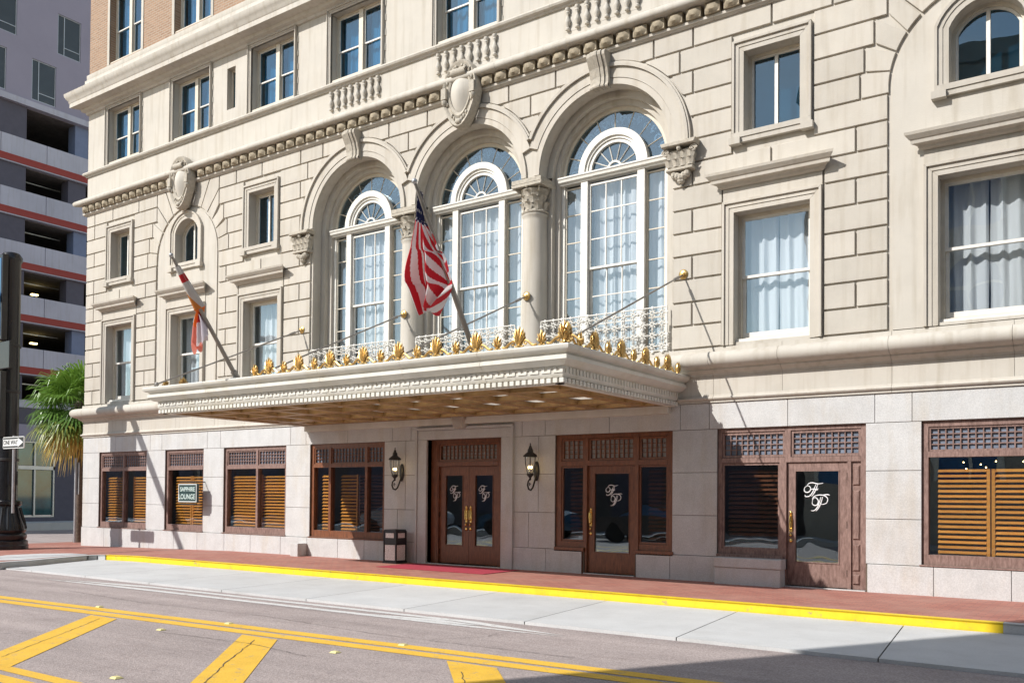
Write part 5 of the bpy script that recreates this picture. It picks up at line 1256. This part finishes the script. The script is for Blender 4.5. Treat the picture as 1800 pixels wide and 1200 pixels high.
# ================================================================== GARAGE BUILDING ACROSS THE SIDE STREET
g = thing('garage_building', 'grey lilac parking garage with red bands and teal glass shopfront beyond the side street', 'building', (-36, 0, 0))
def gb(name, m, y0, y1, z0, z1, x0=-.3, x1=0.): return MB().box(x0, x1, y0, y1, z0, z1).build(name, M[m], g)
YA, YB = -6, 34
tops = [20.25-2.76*k for k in range(6)]
for k, zt in enumerate(tops):
    ysp = [YA+.0, -3.3, -.7, 1.9, 4.45, 6.9, 9.3, 11.9, 14.5, 17.1, 19.7, 22.3, 24.9, 27.5, 30, 32, YB]
    zb = zt-1.0 if k < 5 else 6.05
    for a, c in zip(ysp, ysp[1:]): gb('parapet_panel', 'gpanel', a+.015, c-.015, zb, zt, -.35, 0)
    if k < 5:
        gb('red_band', 'gred', YA, YB, zb-.36, zb-.003, -.35, .015); gb('slab_edge', 'gpanel', YA, YB, zb-.42, zb-.363, -.35, .0)
        MB().box(-16, -.36, YA, YB, zb-.45, zb-.2).build('floor_slab', M['gconc'], g)
        # dark walls, columns between openings
    zlo, zhi = (zt, (tops[k-1]-1.42) if k else 22.2)
    for y0 in (-3.5, 5.4, 14.4, 23.4): gb('dark_wall', 'gdark', y0, y0+2.85, zlo, zhi, -.5, -.12)
    for y0 in (1.9, 10.95 if k % 2 == 0 else 10.6, 19.9, 28.9): gb('column', 'gcol' if k % 2 == 0 else 'gdark', y0, y0+(.75 if k % 2 == 0 else 1.0), zlo, zhi, -.9, -.2)
    if k: 
        MB().box(-1.6, -1.55, 8.9, 10.9, zhi-.35, zhi-.30).build('tube_lamp', M['alu'], g)
        MB().box(-3.4, -3.2, 9.4, 9.8, zlo-.2, zhi-.1).build('column', M['gconc'], g)
        if k in (3, 4): MB().box(-3.0, -2.8, 10.05, 10.4, zhi-.62, zhi-.55).build('lit_lamp', M['tube'], g)
MB().box(-16.3, -16, YA, YB, 0, 22).build('rear_wall', M['gconc'], g)
MB().box(-16, -.3, YA, YB, 22.0, 22.2).build('floor_slab', M['gconc'], g)
for y0, y1 in ((YA-.2, YA), (YB, YB+.2)): MB().box(-16, -.3, y0, y1, 0, 36).build('end_wall', M['gwall'], g)
MB().box(-16, -.3, YA, YB, 35.8, 36).build('roof', M['gwall'], g)
gb('ledge', 'gpanel', YA, YB, 22.02, 22.34, -.3, .12)
holes = []; gw = []
for n_, off, z0 in ((0, 0, 22.5), (1, 1.33, 25.5), (2, 0, 28.6), (3, 1.33, 31.6)):
    for y in (-3.3+off, -.85+off, 2.0+off-.25, 4.45+off+1.3-.0 if False else 4.5+off, 8.42+off if off == 0 else 9.77, 11.9+off, 15+off, 19+off, 23+off, 27+off):
        holes.append((y, z0)); gw.append((y, z0))
hp = [[(y, z), (y+1.3, z), (y+1.3, z+2.2), (y, z+2.2)] for y, z in holes]
ex = [(5.8, 22.5), (6.3, 25.55)]
hp = [h for h in hp if not (3.0 < h[0][0] < 8.3)]; gw = [q for q in gw if not (3.0 < q[0] < 8.3)]
for y, z in ex: hp.append([(y, z), (y+1.3, z), (y+1.3, z+2.2), (y, z+2.2)]); gw.append((y, z))
loops = [[(YA, 22.34), (YB, 22.34), (YB, 36), (YA, 36)]]+hp
tri = tessellate_polygon([[Vector((a, b_, 0)) for a, b_ in l] for l in loops]); vs = [p for l in loops for p in l]
b = MB(); b.add([(0, a, c) for a, c in vs], tri)
for l in hp: b.add([(0, a, c) for a, c in l]+[(-.12, a, c) for a, c in l], [(i, (i+1) % 4, 4+(i+1) % 4, 4+i) for i in range(4)])
b.build('wall', M['gwall'], g)
def gwin(y, z, fl):
    b = MB(); b.box(-.11, -.05, y, y+.05, z, z+2.2).box(-.11, -.05, y+1.25, y+1.3, z, z+2.2).box(-.11, -.05, y+.05, y+1.25, z+2.15, z+2.2).box(-.11, -.05, y+.05, y+1.25, z, z+.05)
    ym = y+(.9 if fl else .38); b.box(-.11, -.05, ym-.02, ym+.02, z+.05, z+2.15).box(-.11, -.055, *( (y+.05, ym-.02) if fl else (ym+.02, y+1.25)), z+.45, z+.49)
    f = b.build('window', M['alu'], g); MB().box(-.09, -.085, y+.05, ym-.02, z+.05, z+2.15).build('pane', M['gglass'], f); MB().box(-.09, -.085, ym+.02, y+1.25, z+.05, z+2.15).build('pane', M['gglass'], f)
m, n, b = new_mat('dark_teal_window'); b.inputs['Base Color'].default_value = (.035, .035, .028, 1); b.inputs['Roughness'].default_value = .03; b.inputs['Specular IOR Level'].default_value = .9
ge = n.nodes.new('ShaderNodeNewGeometry'); nz = n.nodes.new('ShaderNodeTexNoise'); nz.inputs['Scale'].default_value = .8; n.links.new(ge.outputs['Position'], nz.inputs['Vector']); bp = n.nodes.new('ShaderNodeBump'); bp.inputs['Distance'].default_value = .1; bp.inputs['Strength'].default_value = .35
n.links.new(nz.outputs['Fac'], bp.inputs['Height']); n.links.new(bp.outputs[0], b.inputs['Normal']); M['gglass'] = m
for i, (y, z) in enumerate(gw): gwin(y, z, i % 2 == 0)
# lower storeys
gb('dark_wall', 'gdark', YA, YB, 5.16, 6.05, -.3, -.05); gb('wall', 'gwall', YA, YB, 4.28, 5.16, -.3, .0)
f = gb('shopfront', 'alu', YA, 10.05, 2.78, 2.98, -.25, -.05)
for y in (-5.5, -3.4, -1.4, .9, 2.9, 4.9, 6.9, 8.98): MB().box(-.25, -.05, y-.04, y+.04, .3, 2.77).box(-.25, -.05, y-.04, y+.04, 2.99, 4.2).build('mullion', M['alu'], f)
MB().box(-.25, -.05, YA, 10.05, 4.2, 4.27).box(-.25, -.05, YA, 10.05, .25, .32).box(-.25, -.05, 9.97, 10.05, .33, 4.19).build('mullion', M['alu'], f)
for y0, y1 in ((-5.4, -3.5), (-3.3, -1.5), (-1.3, .8), (1.0, 2.8), (3.0, 4.8), (5.0, 6.8), (6.95, 8.93), (9.03, 9.96)):
    MB().box(-.16, -.155, y0, y1, .34, 2.76).build('pane', M['glasst'], f); MB().box(-.16, -.155, y0, y1, 3.0, 4.18).build('pane', M['glasst'], f)
gb('dark_wall', 'gdark', 10.06, YB, .0, 4.275, -.3, -.02); gb('plinth', 'gdark', YA, 10.05, 0, .24, -.3, .05)
MB().box(-5, -4.9, YA, 10, 0, 4.2).box(-5, -.3, YA, 10, 4.22, 4.27).build('shop_rear_wall', M['dark'], g)

# ================================================================== OPPOSITE SIDE (seen in the glass, and throwing the shade on the road)
t = thing('opposite_building', 'pale stone building across the street, behind the camera, with round arched windows', 'building', (0, -19.2, 0))
b = MB(); b.box(1.6, 60, -30, 0, -.2, 17.2).box(1.4, 60.2, -30.2, .25, 17.2, 17.8); b.build('wall', M['opp'], t)
for i in range(9):
    x = 3.2+i*4.2
    for z in (2.2, 6.8, 11.4):
        f = MB().arc(x, z+2.4, .95, 1.15, .002, .12, 0, 180, 16).box(x-1.15, x-.95, .002, .12, z, z+2.4).box(x+.95, x+1.15, .002, .12, z, z+2.4).box(x-.04, x+.04, .002, .1, z, z+3.3).box(x-.95, x+.95, .003, .11, z+2.35, z+2.45).build('window', M['white'], t)
        MB().prism([(x-.95, z), (x+.95, z)]+[(x+.95*cos(R(q)), z+2.4+.95*sin(R(q))) for q in range(0, 181, 15)], .001, .02).build('pane', M['blue'], f)
t = thing('shop_row', 'low dark row of shops across the street, behind the camera to the left', 'building', (0, -24.5, 0))
MB().box(-70, 0, -14, 0, -.2, 5.6).box(-70.2, .2, -14.2, .3, 5.6, 5.9).build('wall', M['oppdark'], t)
for i in range(14): MB().box(-66+i*4.7, -63.2+i*4.7, .0, .03, .6, 3.4).build('window', M['gdark'], t)
def car(x, y, m, lab):
    t = thing('parked_car', lab, 'car', (x, y, -.17), 'cars parked across the street'); b = MB()
    body = [(-2.2, .35), (-2.25, .65), (-2.1, .85), (-1.2, .98), (-.5, 1.40), (.7, 1.43), (1.5, 1.05), (2.1, .92), (2.25, .7), (2.2, .35)]
    b.prism(body, -.86, .86, .12).build('body', M[m], t, smooth=False)
    MB().prism([(-1.05, 1.0), (-.45, 1.34), (.62, 1.36), (1.3, 1.05)], -.868, .868, .01).build('window', M['blue'], t)
    for wx in (-1.4, 1.4):
        for s in (-1, 1): MB().add(*[(lambda c: ([(v[0]+wx, s*.78+v[2], v[1]+.33) for v in c.v], c.f))(MB().lathe([(.33, -.1), (.34, 0), (.33, .1)], n=20))][0]).build('wheel', M['tyre'], t)
for i, (x, m, l) in enumerate(((-16.5, 'carsilver', 'silver saloon car parked across the street, leftmost of the row'), (-9.5, 'carblue', 'blue saloon car parked across the street, behind the camera'), (-3.4, 'cardark', 'black saloon car parked across the street near the stone building'))): car(x, -17.1 if False else -16.4, m, l)
